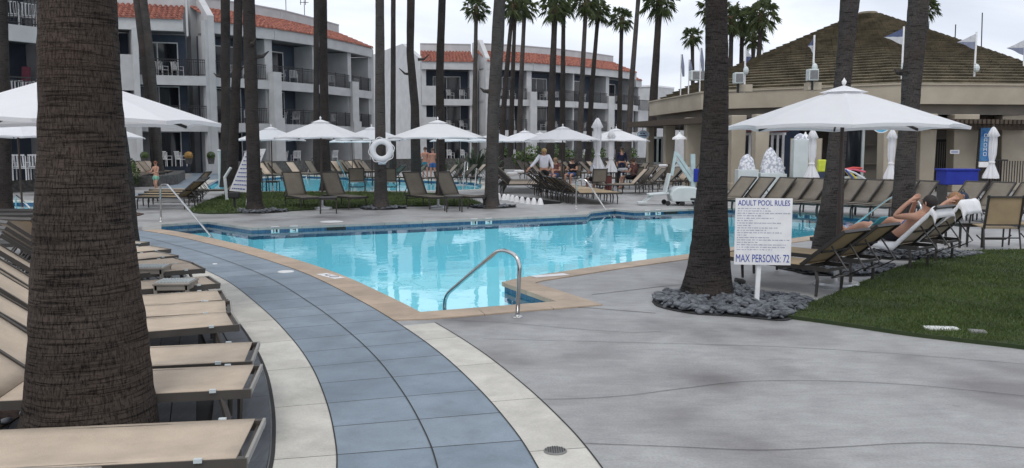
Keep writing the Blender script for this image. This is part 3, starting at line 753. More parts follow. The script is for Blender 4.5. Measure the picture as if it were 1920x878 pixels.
pt = lambda px, Y: Vector(XY(px, Y))
M['brass'] = mat('sign_metal', (.3, .3, .32), .5)

# --- main curved hotel block
root = empty('hotel_building', (-18, 60, 0), 0, 'three storey white hotel block with a stepped gable behind the left palms', 'building')
root.location = (0, 0, 0)
B = Bld(root)
bay(B, pt(120, 50.5), pt(207, 52.5), ('open', 'rail', 'rail'), .5, colR=.2, solid=.3)
bay(B, pt(207, 52.5), pt(352, 53.8), ('open', 'rail', 'rail'), .62, colL=.2, colR=0, solid=.34, chairs=(.70, .9))
bay(B, pt(352, 53.8), pt(392, 54.15), ('open', 'rail', 'rail'), .5, colR=0, roofed=False)
# projecting gable fin between the two wings
f0, f1 = pt(397, 54.0), pt(352, 60.5)
fm = f0.lerp(f1, .47); wall_line(B.w, f0, fm, 0, 9.8, .4, 11.75); wall_line(B.w, fm, f1, 0, 11.75, .4)
wall_line(B.w, f1, f1 + (f1 - f0) * .5, 0, 11.75, .4)
wall_line(B.w, pt(391, 53.9), pt(404, 54.2), 0, 9.5, .5)
for px in (205, 258):
    wall_line(B.w, pt(px, 52.2), pt(px - 9, 54.3), 0, 8.8, .3)
wall_line(B.w, pt(212, 52.05), pt(262, 52.65), 5.1, 7.25, .25); wall_line(B.w, pt(236, 52.3), pt(262, 52.62), .2, 4.3, .25)
b1 = [(404, 54.6), (514, 57.8), (591, 61.2), (660, 66.0), (692, 68.7), (712, 71.5)]
bay(B, pt(404, 54.6), pt(514, 57.8), ('open', 'rail', 'rail'), .4, colL=.2, colR=.55, chairs=(.3, .62))
bay(B, pt(514, 57.8), pt(591, 61.2), ('open', 'rail', 'rail'), .4, colR=.12, chairs=(.32, .62))
bay(B, pt(591, 61.2), pt(660, 66.0), ('open', 'rail', 'rail'), .3, colR=.5, chairs=(.6,))
bay(B, pt(660, 66.0), pt(694, 69.0), ('open', 'rail', 'rail'), .5, colR=.2, chairs=(.5,))
# outer flared columns
for px, Y in ((519, 57.4), (664, 65.8)):
    c = XY(px, Y); B.w.box((c[0], c[1], 3.3), (.62, .6, 6.6), atan2(1, .8)); B.w.box((c[0] + .1, c[1] - .1, 1.8), (.75, .7, 3.6), atan2(1, .8))
wall_line(B.w, pt(694, 69.0), pt(694, 69.0) + Vector((-3.5, 7)), 0, 9.4, .4)
# flat upper block behind the roof
mb = B.par; 
finish(B)
for px, Y, h in ((383, 62, 1.6), (543, 66, 2.2), (577, 68, 1.4)):
    p = XY(px, Y + 3.2); mb = MB(); mb.tube([(p[0], p[1], 10.9), (p[0], p[1], 12.2 + h)], .03, 5); mb.tube([(p[0] - .35, p[1], 12 + h), (p[0] + .35, p[1], 12 + h)], .025, 5)
    if h < 2: mb.tube([(p[0] - .3, p[1], 11.8 + h), (p[0] - .3, p[1], 12.3 + h)], .03, 5); mb.tube([(p[0] + .1, p[1], 11.8 + h), (p[0] + .1, p[1], 12.2 + h)], .03, 5)
    mb.build('roof_antenna', M['rail'], root)

# --- near left wing
root = empty('hotel_building', (0, 0, 0), 0, 'nearest hotel wing with a high white balcony, partly behind the huge trunk', 'building')
B = Bld(root)
bay(B, pt(-190, 28.2), pt(-60, 30.0), ('open', 'rail', 'rail'), .5, colR=.2, chairs=(.7,))
bay(B, pt(-60, 30.0), pt(140, 33.2), ('open', 'rail', 'rail'), .35, colR=.3, chairs=(.34, .52, .66), deep=2.6)
wall_line(B.w, pt(140, 33.2), pt(140, 33.2) + Vector((-5, 14)), 0, 9.6, .4)
finish(B)

# --- far block
root = empty('hotel_building', (0, 0, 0), 0, 'far hotel block with curved red tiled front behind the thin row of palms', 'building')
B = Bld(root)
g0, g1 = pt(790, 79.5), pt(757, 84)
wall_line(B.w, g0, g1, 0, 9.7, .4, 11.6)
wall_line(B.w, g1, pt(702, 92), 0, 11.6, .4, 11.4)
wall_line(B.w, pt(702, 92), pt(690, 94), 0, 9.0, .4)
wall_line(B.w, pt(780, 79.2), pt(800, 79.4), 0, 5.6, .5)
bay(B, pt(792, 79.5), pt(889, 80.2), ('open', 'rail', 'rail'), .5, colL=.4, colR=.4, solid=.3, chairs=(.55, .8))
k0, k1 = pt(911, 79.1), pt(886, 84.5); km = k0.lerp(k1, .5); wall_line(B.w, k0, km, 0, 9.75, .4, 11.7); wall_line(B.w, km, k1, 0, 11.7, .4)
bay(B, pt(911, 79.4), pt(996, 81.2), ('open', 'rail', 'rail'), .5, colL=.2, colR=.5, chairs=(.35, .62))
bay(B, pt(996, 81.2), pt(1075, 84.3), ('open', 'rail', 'rail'), .35, colR=.15, chairs=(.35, .62))
bay(B, pt(1075, 84.3), pt(1140, 88.2), ('open', 'rail', 'rail'), .35, colR=.5, chairs=(.35,))
bay(B, pt(1140, 88.2), pt(1186, 91.8), ('open', 'rail', 'rail'), .5, colR=.2, chairs=(.5,))
bay(B, pt(1186, 92.5), pt(1196, 93.4), ('open', 'rail', 'rail'), .5, colR=.2, dz=-.7)
for px, Y in ((998, 81.0), (1143, 88.0)):
    c = XY(px, Y); B.w.box((c[0], c[1], 3.4), (.7, .6, 6.8), atan2(1, 2))
wall_line(B.w, pt(1196, 93), pt(1226, 96), 0, 5.6, .4)
finish(B)
r = MB()
for k in range(22):
    p = XY(1196 + k * 1.25, 92.8 + k * .12); r.box((p[0], p[1], 6.15), (.04, .04, 1.1))
a, b = XY(1196, 92.8), XY(1223, 95.4); r.bar((a[0], a[1], 6.7), (b[0], b[1], 6.7), .06, .06); r.build('railing', M['rail'], root)
# low pale block seen between the far block and the pavilion
root = empty('service_building', (0, 0, 0), 0, 'plain pale low building between the far hotel block and the round pavilion', 'building')
mb = MB(); wall_line(mb, pt(1222, 100), pt(1262, 104), 0, 8.6, 3); wall_line(mb, pt(1262, 104), pt(1300, 104), 0, 7.4, 3); mb.build('wall', M['stucco'], root)
mb = MB(); wall_line(mb, pt(1221.5, 99.9), pt(1262.5, 104), 8.61, 8.8, 3.2); mb.build('parapet', M['white'], root)

# ================================================================= WHITE PATIO CHAIRS
def patio_chair():
    root = empty('patio_chair', (0, 0, 0)); w_ = .52
    s = MB(); s.box((0, 0, .44), (w_, .5, .03)); s.build('seat', M['white'], root)
    b = MB()
    for i in range(5): b.box((-.2 + i * .1, .27 + .03, .70), (.05, .015, .46), rx=-.15)
    b.box((0, .33, .93), (w_, .03, .05)); b.box((0, .25, .5), (w_, .03, .04)); b.build('backrest', M['white'], root)
    for x in (-1, 1):
        for y in (-1, 1):
            l = MB(); l.bar((x * .25, y * .23, 0), (x * .25, y * .23, .64 if y < 0 else .9), .035, .035); l.build('leg', M['white'], root)
        a = MB(); a.box((x * .25, 0, .655), (.05, .5, .03)); a.build('armrest', M['white'], root)
    return root
pc = patio_chair(); tag(pc, cat='chair')
spots = CHAIR_SPOTS[:]
floors = ['ground floor', 'middle balcony', 'top balcony']
ordn = ['first', 'second', 'third', 'fourth', 'fifth', 'sixth', 'seventh', 'eighth', 'ninth', 'tenth', 'eleventh', 'twelfth', 'thirteenth', 'fourteenth', 'fifteenth', 'sixteenth', 'seventeenth', 'eighteenth', 'nineteenth', 'twentieth']
cnt = {}
def which_bld(p):
    return 'near left hotel wing' if p[1] < 40 else ('curved hotel block' if p[1] < 76 else 'far hotel block')
for p, a in sorted(spots, key=lambda t: (t[0][2], t[0][0] / t[0][1])):
    fl = floors[0 if p[2] < 1 else 1 if p[2] < 4 else 2]; key = (fl, which_bld(p)); cnt[key] = cnt.get(key, 0) + 1
    place(pc, p, a + pi + random.uniform(-.4, .4), f'{ordn[cnt[key]-1]} white chair from the left, {fl}, {key[1]}', 'white chairs on the hotel balconies')

# ================================================================= ROUND PAVILION
PCX, PCY, PR = 17.15, 42.0, 9.85
root = empty('pavilion', (PCX, PCY, 0), 0, 'round tan pavilion with a mossy conical shingle roof and pale pennants', 'building')
roof = MB(); NS = 28; courses = 31; z0, z1 = 3.98, 8.05
prof = []
rnd = random.Random(3)
def rad(t): return PR * (1 - t) + .35 * t
for c_ in range(courses):
    t0, t1 = c_ / courses, (c_ + 1) / courses
    za, zb = z0 + (z1 - z0) * (t0 ** .97), z0 + (z1 - z0) * (t1 ** .97)
    n = 8
    ra, rb_ = rad(t0), rad(t1)
    nseg = 8; sub = max(4, int(28 * (1 - t0) + 4)) 
    # octagonal plan, shingle-sized faces
    pts = []
    for k in range(nseg):
        a0, a1 = 2 * pi * (k + .5) / nseg + .12, 2 * pi * (k + 1.5) / nseg + .12
        for q in range(sub):
            for f in (q / sub, (q + .96) / sub):
                pts.append(((1 - f) * cos(a0) + f * cos(a1), (1 - f) * sin(a0) + f * sin(a1), rnd.uniform(-.03, .03) if f == q / sub else None))
    vs = []; fs = []; sc8 = 1.03
    for i in range(0, len(pts), 2):
        p, q = pts[i], pts[i + 1]; j = p[2]; b = len(vs)
        rr, r2 = (ra + .06 + j * .5) * sc8, (rb_ - .02) * sc8; r3 = (ra - .07) * sc8
        vs += [(p[0] * rr, p[1] * rr, za + .09), (q[0] * rr, q[1] * rr, za + .09), (q[0] * r2, q[1] * r2, zb + .005), (p[0] * r2, p[1] * r2, zb + .005), (p[0] * r3, p[1] * r3, za - .02), (q[0] * r3, q[1] * r3, za - .02)]
        fs += [(b, b + 1, b + 2, b + 3), (b + 4, b + 5, b + 1, b)]
    roof.add(vs, fs)
    for k in range(nseg):
        a0, a1 = 2 * pi * (k + .5) / nseg + .12, 2 * pi * (k + 1.5) / nseg + .12; s_ = sc8 - .006
        roof.add([(cos(a0) * ra * s_, sin(a0) * ra * s_, za), (cos(a1) * ra * s_, sin(a1) * ra * s_, za), (cos(a1) * rb_ * s_, sin(a1) * rb_ * s_, zb), (cos(a0) * rb_ * s_, sin(a0) * rb_ * s_, zb)], [(0, 1, 2, 3)])
roof.lathe([(.5, 8.0), (.42, 8.14), (.001, 8.2)], 12)
ro = roof.build('roof', M['shake'], root)
def octring(mb, r0, r1, za, zb, rot=.12, n=8):
    for k in range(n):
        a0, a1 = 2 * pi * (k + .5) / n + rot, 2 * pi * (k + 1.5) / n + rot
        P = [(cos(a0) * r0, sin(a0) * r0), (cos(a1) * r0, sin(a1) * r0), (cos(a1) * r1, sin(a1) * r1), (cos(a0) * r1, sin(a0) * r1)]
        vs = [(x, y, za) for x, y in P] + [(x, y, zb) for x, y in P]
        mb.add(vs, [(3, 2, 1, 0), (4, 5, 6, 7), (0, 1, 5, 4), (1, 2, 6, 5), (2, 3, 7, 6), (3, 0, 4, 7)][:4] + [(2, 3, 7, 6)])
mb = MB(); octring(mb, 10.4, 9.85, 3.28, 3.98); octring(mb, 10.45, 9.8, 3.98, 4.04); mb.build('fascia', M['stucco_tan'], root)
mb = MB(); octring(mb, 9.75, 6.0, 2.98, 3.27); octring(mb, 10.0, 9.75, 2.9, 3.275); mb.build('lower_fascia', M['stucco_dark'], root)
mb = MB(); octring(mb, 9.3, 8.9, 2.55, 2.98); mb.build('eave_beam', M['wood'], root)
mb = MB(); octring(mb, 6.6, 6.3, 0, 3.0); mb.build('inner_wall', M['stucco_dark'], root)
def at_p(px, Y): x, y = XY(px, Y); return x - PCX, y - PCY
# flared columns (pixel column, distance, width)
for px, Y, wd, mt in ((1219, 42, .28, 'stucco_tan'), (1254, 39, .42, 'stucco_tan'), (1299, 36.2, .62, 'stucco_tan'), (1381, 33.4, .52, 'stucco_tan'), (1425, 32.3, .48, 'stucco_tan'), (1667, 31.6, .62, 'stucco_tan'), (1733, 32.0, .56, 'stucco_tan'), (1803, 32.5, .85, 'stucco_tan'), (1894, 33.3, .95, 'stucco_tan'), (1965, 34.3, .9, 'stucco_tan')):
    x, y = at_p(px, Y); c = MB(); a = atan2(y, x)
    h = 2.9
    q = [(-wd / 2, -.3), (wd / 2, -.3), (wd / 2, .3), (-wd / 2, .3)]; t = 1.12
    vs = [(x + p[0] * .94, y + p[1], 0) for p in q] + [(x + p[0] * t, y + p[1], h) for p in q]
    c.add(vs, [(3, 2, 1, 0), (4, 5, 6, 7), (0, 1, 5, 4), (1, 2, 6, 5), (2, 3, 7, 6), (3, 0, 4, 7)])
    c.box((x, y, .15), (wd * 1.1, .72, .3)); c.build('column', M[mt], root, bevel=.03)
# walls between the columns, tan right half and navy left half
def wseg(mb, px0, Y0, px1, Y1, za, zb, th=.18):
    a, b = at_p(px0, Y0), at_p(px1, Y1); mb.bar((a[0], a[1], (za + zb) / 2), (b[0], b[1], (za + zb) / 2), th, zb - za)
mb = MB(); wseg(mb, 1326, 37.5, 1500, 35.0, 0, 3.0); mb.build('navy_wall', M['navy'], root)
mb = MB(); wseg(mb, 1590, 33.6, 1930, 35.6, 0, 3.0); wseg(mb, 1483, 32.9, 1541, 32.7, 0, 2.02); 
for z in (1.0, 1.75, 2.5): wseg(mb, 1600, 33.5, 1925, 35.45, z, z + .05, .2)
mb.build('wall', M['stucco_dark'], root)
mb = MB(); wseg(mb, 1482, 32.7, 1540, 32.5, .3, 2.0, .12); mb.build('storage_panel', M['stucco_tan'], root)
# windows with white mullions
def pwin(px0, px1, Y, za, zb, nm, cols):
    f = MB(); a, b = at_p(px0, Y), at_p(px1, Y)
    for k in range(nm + 1):
        t = k / nm; x = a[0] + (b[0] - a[0]) * t; f.box((x, a[1], (za + zb) / 2), (.09, .08, zb - za))
    f.box(((a[0] + b[0]) / 2, a[1] + .003, zb + .05), (b[0] - a[0] + .2, .08, .1)); f.box(((a[0] + b[0]) / 2, a[1] + .003, za - .05), (b[0] - a[0] + .2, .12, .1))
    o = f.build('window', cols, root); g = MB(); g.box(((a[0] + b[0]) / 2, a[1] + .06, (za + zb) / 2), (b[0] - a[0], .03, zb - za)); g.build('pane', M['glass'], o)
pwin(1384, 1416, 34.2, .9, 2.15, 3, M['white']); pwin(1437, 1468, 33.9, .9, 2.15, 3, M['white']); pwin(1583, 1618, 33.2, .55, 2.35, 1, M['plastic'])
pwin(1216, 1250, 44, .9, 2.1, 4, M['plastic'])
mb = MB()
for px0, px1, Y in ((1378, 1419, 33.9), (1434, 1474, 33.6)):
    a, b = at_p(px0, Y), at_p(px1, Y); mb.box(((a[0] + b[0]) / 2, a[1], 2.36), (b[0] - a[0], .5, .08), rx=.25)
mb.build('awning', mat('maroon_awning', (.10, .035, .04), .8), root)
# black slatted gate
mb = MB(); a, b = at_p(1750, 33.0), at_p(1783, 33.15); n = 9
for k in range(n): t = k / (n - 1); mb.box((a[0] + (b[0] - a[0]) * t, a[1] + .05 + (b[1] - a[1]) * t, 1.0), (.03, .03, 1.75))
mb.bar((a[0], a[1], 1.93), (b[0], b[1], 1.93), .07, .1); mb.bar((a[0], a[1], .14), (b[0], b[1], .14), .07, .1); mb.box((a[0], a[1], 1), (.08, .08, 1.9)); mb.box((b[0], b[1], 1), (.08, .08, 1.9)); mb.build('gate', M['rail'], root)
mb = MB()
for k in range(16): x, y = at_p(1850 + k * 5, 33.0); mb.box((x, y, .6), (.03, .03, 1.1))
a, b = at_p(1826, 32.9), at_p(1930, 33.1); mb.bar((a[0], a[1], 1.18), (b[0], b[1], 1.18), .05, .05); mb.bar((a[0], a[1], .1), (b[0], b[1], .1), .05, .05); mb.build('railing', M['rail'], root)
# low brown eave to the left and slatted pergola to the right
mb = MB(); 
A0, A1, A2, A3 = at_p(1178, 41), at_p(1345, 33.0), at_p(1385, 36.0), at_p(1240, 44)
mb.prism([A0, A1, A2, A3], 2.62, 2.86); 
mb.build('side_eave', M['wood'], root)
mb = MB(); a, b = at_p(1700, 30.4), at_p(2060, 33.0)
for k in range(46):
    t = k / 45; x = a[0] + (b[0] - a[0]) * t; y = a[1] + (b[1] - a[1]) * t; mb.box((x, y + 1.0, 2.60), (.10, 2.6, .16))
mb.bar((a[0], a[1] + 1.8, 2.42), (b[0], b[1] + 1.8, 2.42), .14, .2); mb.bar((a[0], a[1] + .5, 2.41), (b[0], b[1] + .5, 2.41), .14, .2); mb.build('pergola', M['wood'], root)
mb = MB()
for px0, px1, Y in ((1790, 1836, 32.1), (1885, 1924, 32.6)): a, b = at_p(px0, Y), at_p(px1, Y); mb.box(((a[0] + b[0]) / 2, a[1], 2.62), (b[0] - a[0], .5, .1))
mb.build('beam', M['stucco_tan'], root)

# things standing in or on the pavilion
def on_roof_pole(px, py_top, py_base, Y, label, flag_col, side, boxy=False):
    base = A(px, py_base, Y); top = A(px + (1832 - px) * 0, py_top, Y); r = empty('flag_pole', base, 0, label, 'flag pole'); h = top.z - base.z
    p = MB(); p.tube([(0, 0, -.3), (0, 0, h)], .035, 6); p.build('pole', M['white'], r)
    lp = MB(); lp.ell((.0, -.15, .55), (.11, .11, .16)); lp.tube([(0, 0, .75), (0, -.15, .7)], .025, 5); lp.build('spotlight', M['white'] if boxy else M['plastic'], r)
    s = MB(); s.box((0, 0, -.12), (.5, .45, .28)); s.build('pedestal', M['stucco_tan'], r)
    # pennant: triangle with sagging folds, top half one colour, bottom the other
    for (c0, c1, mt) in ((0, .5, flag_col[0]), (.5, 1, flag_col[1])):
        f = MB(); n = 7
        for k in range(n):
            t0, t1 = k / n, (k + 1) / n
            def P(t, s): hh = .62 * (1 - t); return (side * t * .72, .05 * sin(t * 7), h - .06 - .33 * t - hh * s + (.0))
            f.quad(P(t0, c0), P(t0, c1), P(t1, c1), P(t1, c0))
        o = f.build('pennant', mt, r); m = o.modifiers.new('s', 'SOLIDIFY'); m.thickness = .01
    return r
M['flag_w'] = fabric('pale_flag', (.72, .73, .76), 80, .3); M['flag_b'] = fabric('blue_grey_flag', (.12, .15, .27), 80, .2); M['flag_g'] = fabric('dusty_blue_flag', (.32, .35, .46), 80, .3)
on_roof_pole(1690, 50, 156, 32.6, 'pole with a navy and white pennant on the eave beside the ringed palm', (M['flag_b'], M['flag_w']), -1)
on_roof_pole(1826, 60, 156, 33.4, 'tallest white pole with a pale pennant flying left on the pavilion eave', (M['flag_w'], M['flag_g']), -1)
on_roof_pole(1917, 72, 160, 35.0, 'white pole with a pale pennant at the right end of the pavilion roof', (M['flag_w'], M['flag_g']), -1)
on_roof_pole(1396, 88, 160, 33.6, 'white pole with a limp pennant just right of the big dark palm', (M['flag_w'], M['flag_b']), .35)
on_roof_pole(1524, 66, 156, 32.0, 'white pole with a limp navy pennant in the middle of the shingle roof', (M['flag_b'], M['flag_w']), -.3)
for px, pt_, Y, lab in ((1276, 102, 40, 'thin pole with a furled pennant at the left edge of the pavilion roof'), (1291, 112, 38.5, 'shorter pole with a furled pennant beside the leftmost rooftop one'), (1312, 90, 37.2, 'pole with a furled pennant above the rooftop white box')):
    base = A(px, 168 if px > 1290 else 178, Y); r = empty('flag_pole', base, 0, lab, 'flag pole'); h = A(px, pt_, Y).z - base.z
    mb = MB(); mb.tube([(0, 0, -.2), (0, 0, h)], .03, 5); mb.build('pole', M['white'], r); mb = MB(); mb.tube([(.04, 0, h), (.07, 0, h * .7), (.12, 0, h * .45)], [.03, .09, .05], 6); mb.build('pennant', M['flag_g'], r)
for px, pt_, pb, Y, lab in ((1790, 46, 96, 41, 'thin dark rooftop aerial right of the pavilion peak'), (1840, 24, 112, 40.5, 'tallest thin aerial behind the right slope of the pavilion roof'), (1740, 40, 60, 44, 'short thin aerial beside the third big palm')):
    b_ = A(px, pb, Y); t = A(px + 2, pt_, Y); mb = MB(); mb.tube([(0, 0, -.6), (t.x - b_.x, 0, t.z - b_.z)], .025, 5); mb.tube([(0, 0, -.6), (0, 0, .3)], .05, 5); o = mb.build('aerial', M['rail']); o.location = b_; tag(o, lab, 'aerial')
def speaker_box(px, py, Y, lab, wd=.5):
    p = A(px, py, Y); r = empty('equipment_box', p, 0, lab, 'box'); mb = MB(); mb.box((0, 0, 0), (wd, .4, .42)); mb.build('housing', M['plastic'], r, bevel=.03); mb = MB(); mb.box((0, 0, -.35), (.08, .08, .4)); mb.build('bracket', M['black'], r)
    mb = MB(); mb.box((0, -.205, 0), (wd * .8, .012, .32)); mb.build('grille', M['soffit'], r)
speaker_box(1384, 147, 33.2, 'pale equipment box beside the limp pennant pole by the dark palm', .34)
speaker_box(1523, 141, 31.8, 'grey square speaker box in the middle of the pavilion eave', .36)
speaker_box(1313, 142, 37.4, 'large pale box on the left slope of the pavilion roof', .9)
# ================================================================= PALMS
def trunk_mesh(prof, segs, dz, seed, bump=1.0, ringp=.09):
    """prof: [(z, radius, x, y)] ; returns MB with uv in metres (seam on the side away from the photograph)"""
    mb = MB(); H_ = prof[-1][0]; n = max(3, int(H_ / dz)) if not callable(dz) else None
    zs = []; z = 0
    while z < H_: zs.append(z); z += dz(z) if callable(dz) else dz
    zs.append(H_); rings = []
    def ev(z):
        for a, b in zip(prof, prof[1:]):
            if z <= b[0]:
                t = (z - a[0]) / (b[0] - a[0]); return [a[k] + (b[k] - a[k]) * t for k in (1, 2, 3)]
        return prof[-1][1:]
    for zi, z in enumerate(zs):
        r, x, y = ev(z); row = []
        for k in range(segs + 1):
            a = pi / 2 + 2 * pi * k / segs; kk = 0 if k == segs else k; aa = pi / 2 + 2 * pi * kk / segs
            nz = noise.noise(Vector((cos(aa) * 1.3, sin(aa) * 1.3, z * 1.1 + seed))) * .055
            rg = (noise.noise(Vector((cos(aa) * 1.1, sin(aa) * 1.1, (z + .03 * sin(aa * 2 + seed)) / ringp + seed * 3)))) * .022 * bump
            fl = noise.noise(Vector((cos(aa) * 5, sin(aa) * 5, z * .9 + seed))) * .02 * max(0, 1 - z / 1.2) * 2
            rr = r * (1 + nz + rg + fl); row.append((x + rr * cos(a), y + rr * sin(a), z))
        rings.append(row)
    R0 = prof[0][1]
    for i in range(len(zs) - 1):
        for k in range(segs):
            u0, u1 = k / segs * 2 * pi * .25, (k + 1) / segs * 2 * pi * .25
            mb.quad(rings[i][k], rings[i][k + 1], rings[i + 1][k + 1], rings[i + 1][k], uv=[(u0, zs[i]), (u1, zs[i]), (u1, zs[i + 1]), (u0, zs[i + 1])])
    return mb
def crown_meshes(seed, R_=1.0, nf=27, leaf=15, sparse=False):
    rnd = random.Random(seed); fr = MB(); sk = MB()
    for i in range(nf):
        t = i / nf; el = R(78) - t * R(150) + rnd.gauss(0, .12); az = i * 2.39996 + rnd.gauss(0, .2)
        el = max(el, R(-58)); d = Vector((cos(el) * cos(az), cos(el) * sin(az), sin(el)))
        pl = R_ * rnd.uniform(.40, .68); base = Vector((0, 0, .05)); tip = base + d * pl + Vector((0, 0, -.06 * R_))
        fr.tube([base, tip], [.022 * R_, .012 * R_], 3, False)
        side = d.cross(Vector((0, 0, 1))); side = side.normalized() if side.length > .05 else Vector((1, 0, 0)); up = side.cross(d).normalized()
        L_ = R_ * rnd.uniform(.46, .66)
        for k in range(leaf):
            a = (k / (leaf - 1) - .5) * R(200); ll = L_ * (.62 + .38 * cos(a * .62)) * rnd.uniform(.85, 1.08)
            dd = (d * cos(a) + side * sin(a) + up * (.18 * (1 - abs(a)))).normalized(); m1 = tip + dd * ll * .55; droop = Vector((0, 0, -(.10 + .16 * rnd.random()) * R_))
            e_ = tip + dd * ll + droop * 1.7; wv = up.cross(dd)
            wv = (wv.normalized() if wv.length > .01 else side) * .020 * R_
            m1 = m1 + droop * .3
            fr.add([tip, m1 - wv, e_, m1 + wv], [(0, 1, 2), (0, 2, 3)])
    for i in range(26):                                   # boots and dead leaf skirt below the crown
        az = i * 2.4; z = -.05 - .5 * rnd.random() * R_; d = Vector((cos(az), sin(az), 0)); b = d * .13 * R_ + Vector((0, 0, z))
        sk.bar(b, b + d * .11 * R_ + Vector((0, 0, rnd.uniform(.02, .16) * R_)), .05 * R_, .03 * R_)
    sk.lathe([(.10 * R_, -.75 * R_), (.17 * R_, -.5 * R_), (.185 * R_, -.2 * R_), (.12 * R_, .1 * R_)], 10)
    return fr, sk
CROWNS = []
for sd_ in (1, 2, 3):
    fr, sk = crown_meshes(sd_); me = []
    for b, m, nm in ((fr, 'frond', 'crown'), (sk, 'thatch', 'leaf_base')):
        o = b.build(nm, M[m]); me.append(o.data); bpy.data.objects.remove(o)
    CROWNS.append(me)
def palm(base, prof, label, bk='bark2', segs=20, dz=.12, seed=1, crownR=1.6, crown=True, group=None, bump=1, scars=()):
    root = empty('palm_tree', (base[0], base[1], 0), 0, label, 'palm tree', group)
    t = trunk_mesh(prof, segs, dz, seed, bump).build('trunk', M[bk], root, smooth=True)
    z, r, x, y = prof[-1]
    if crown:
        for k, nm in ((0, 'crown'), (1, 'leaf_base')):
            o = bpy.data.objects.new(nm, CROWNS[seed % 3][k]); COL.objects.link(o); o.parent = root; o.location = (x, y, z + .25 * crownR * .5); o.scale = (crownR,) * 3; o.rotation_euler = (0, 0, seed * 1.7)
    for (zz, ang, ln) in scars:
        s = MB(); 
        rr = [p for p in prof if p[0] <= zz][-1]
        c = Vector((rr[2] + cos(ang) * rr[1], rr[3] + sin(ang) * rr[1], zz)); d = Vector((cos(ang), sin(ang), .1))
        s.tube([c - d * .03, c + d * ln * .5, c + d * ln + Vector((0, 0, ln * .4))], [.07, .05, .015], 6); s.ell(c + d * ln * .3, (.08, .08, .05), 6, 4); s.build('dead_stub', M['bark2'], root)
    return root
def prof_px(Y, rows, top=None):
    """rows: (py, left px, right px) measured in the photo at distance Y -> profile in metres, base first; extended upwards to 'top' metres"""
    out = []; b = None
    for py, l, r in rows:
        p, q = A(l, py, Y), A(r, py, Y); 
        out.append([max(0, p.z), (q.x - p.x) / 2, (p.x + q.x) / 2, 0])
    bx_ = out[0][2]
    for o in out: o[2] -= bx_
    out[0][0] = 0
    if top:
        a, b_ = out[-2], out[-1]; sl = (b_[2] - a[2]) / max(.1, (b_[0] - a[0]))
        for t in (.5, 1): z = b_[0] + (top - b_[0]) * t; out.append([z, b_[1] * (1 - .12 * t), b_[2] + sl * (z - b_[0]) * .6, 0])
    return [tuple(o) for o in out], bx_
# (rows, distance, top, bark, segs, dz, label, scars)
Yb = 4.42
pr, bx0 = prof_px(Yb, [(885, 24, 312), (840, 36, 301), (800, 46, 291), (740, 56, 280), (690, 58, 273), (640, 61, 267), (560, 66, 256), (500, 71, 250), (400, 76, 239), (300, 79, 231), (200, 78, 224), (100, 78, 218), (0, 80, 213)], 13)
palm((bx0, Yb), pr, 'enormous thick brown palm trunk standing on the timber deck between the nearest loungers', 'bark', 110, lambda z: .011 if z < 3.2 else .2, 1, 2.2, bump=1.4)
pr, bx0 = prof_px(9.55, [(566, 1262, 1388), (550, 1277, 1378), (530, 1283, 1374), (500, 1292, 1371), (450, 1299, 1368), (400, 1303, 1366), (300, 1314, 1366), (200, 1320, 1367), (100, 1324, 1367), (0, 1325, 1366)], 12.5)
palm((bx0, 9.6), pr, 'dark slender palm with flared base in pebbles directly left of the pool rules board', 'bark2', 60, lambda z: .02 if z < 4 else .3, 2, 2.0, bump=1.2)
pr, bx0 = prof_px(12.6, [(500, 1514, 1580), (480, 1520, 1577), (440, 1527, 1578), (380, 1540, 1580), (300, 1550, 1583), (200, 1560, 1591), (100, 1570, 1600), (0, 1577, 1611)], 12)
palm((bx0, 12.6), pr, 'palm leaning right behind the big umbrella pole, grey patched upper trunk', 'bark3', 40, lambda z: .03 if z < 4.6 else .3, 3, 1.9, bump=1.3)
pr, bx0 = prof_px(14.0, [(478, 1660, 1722), (460, 1666, 1718), (400, 1672, 1714), (300, 1680, 1716), (200, 1690, 1723), (160, 1692, 1726), (100, 1697, 1732), (0, 1704, 1741)], 11.5)
palm((bx0, 14.0), pr, 'palm with ringed upper trunk rising behind the person lying on the lounger', 'bark3', 40, lambda z: .03 if z < 4.6 else .3, 4, 1.9, bump=1.3, scars=((2.9, 2.6, .12),))
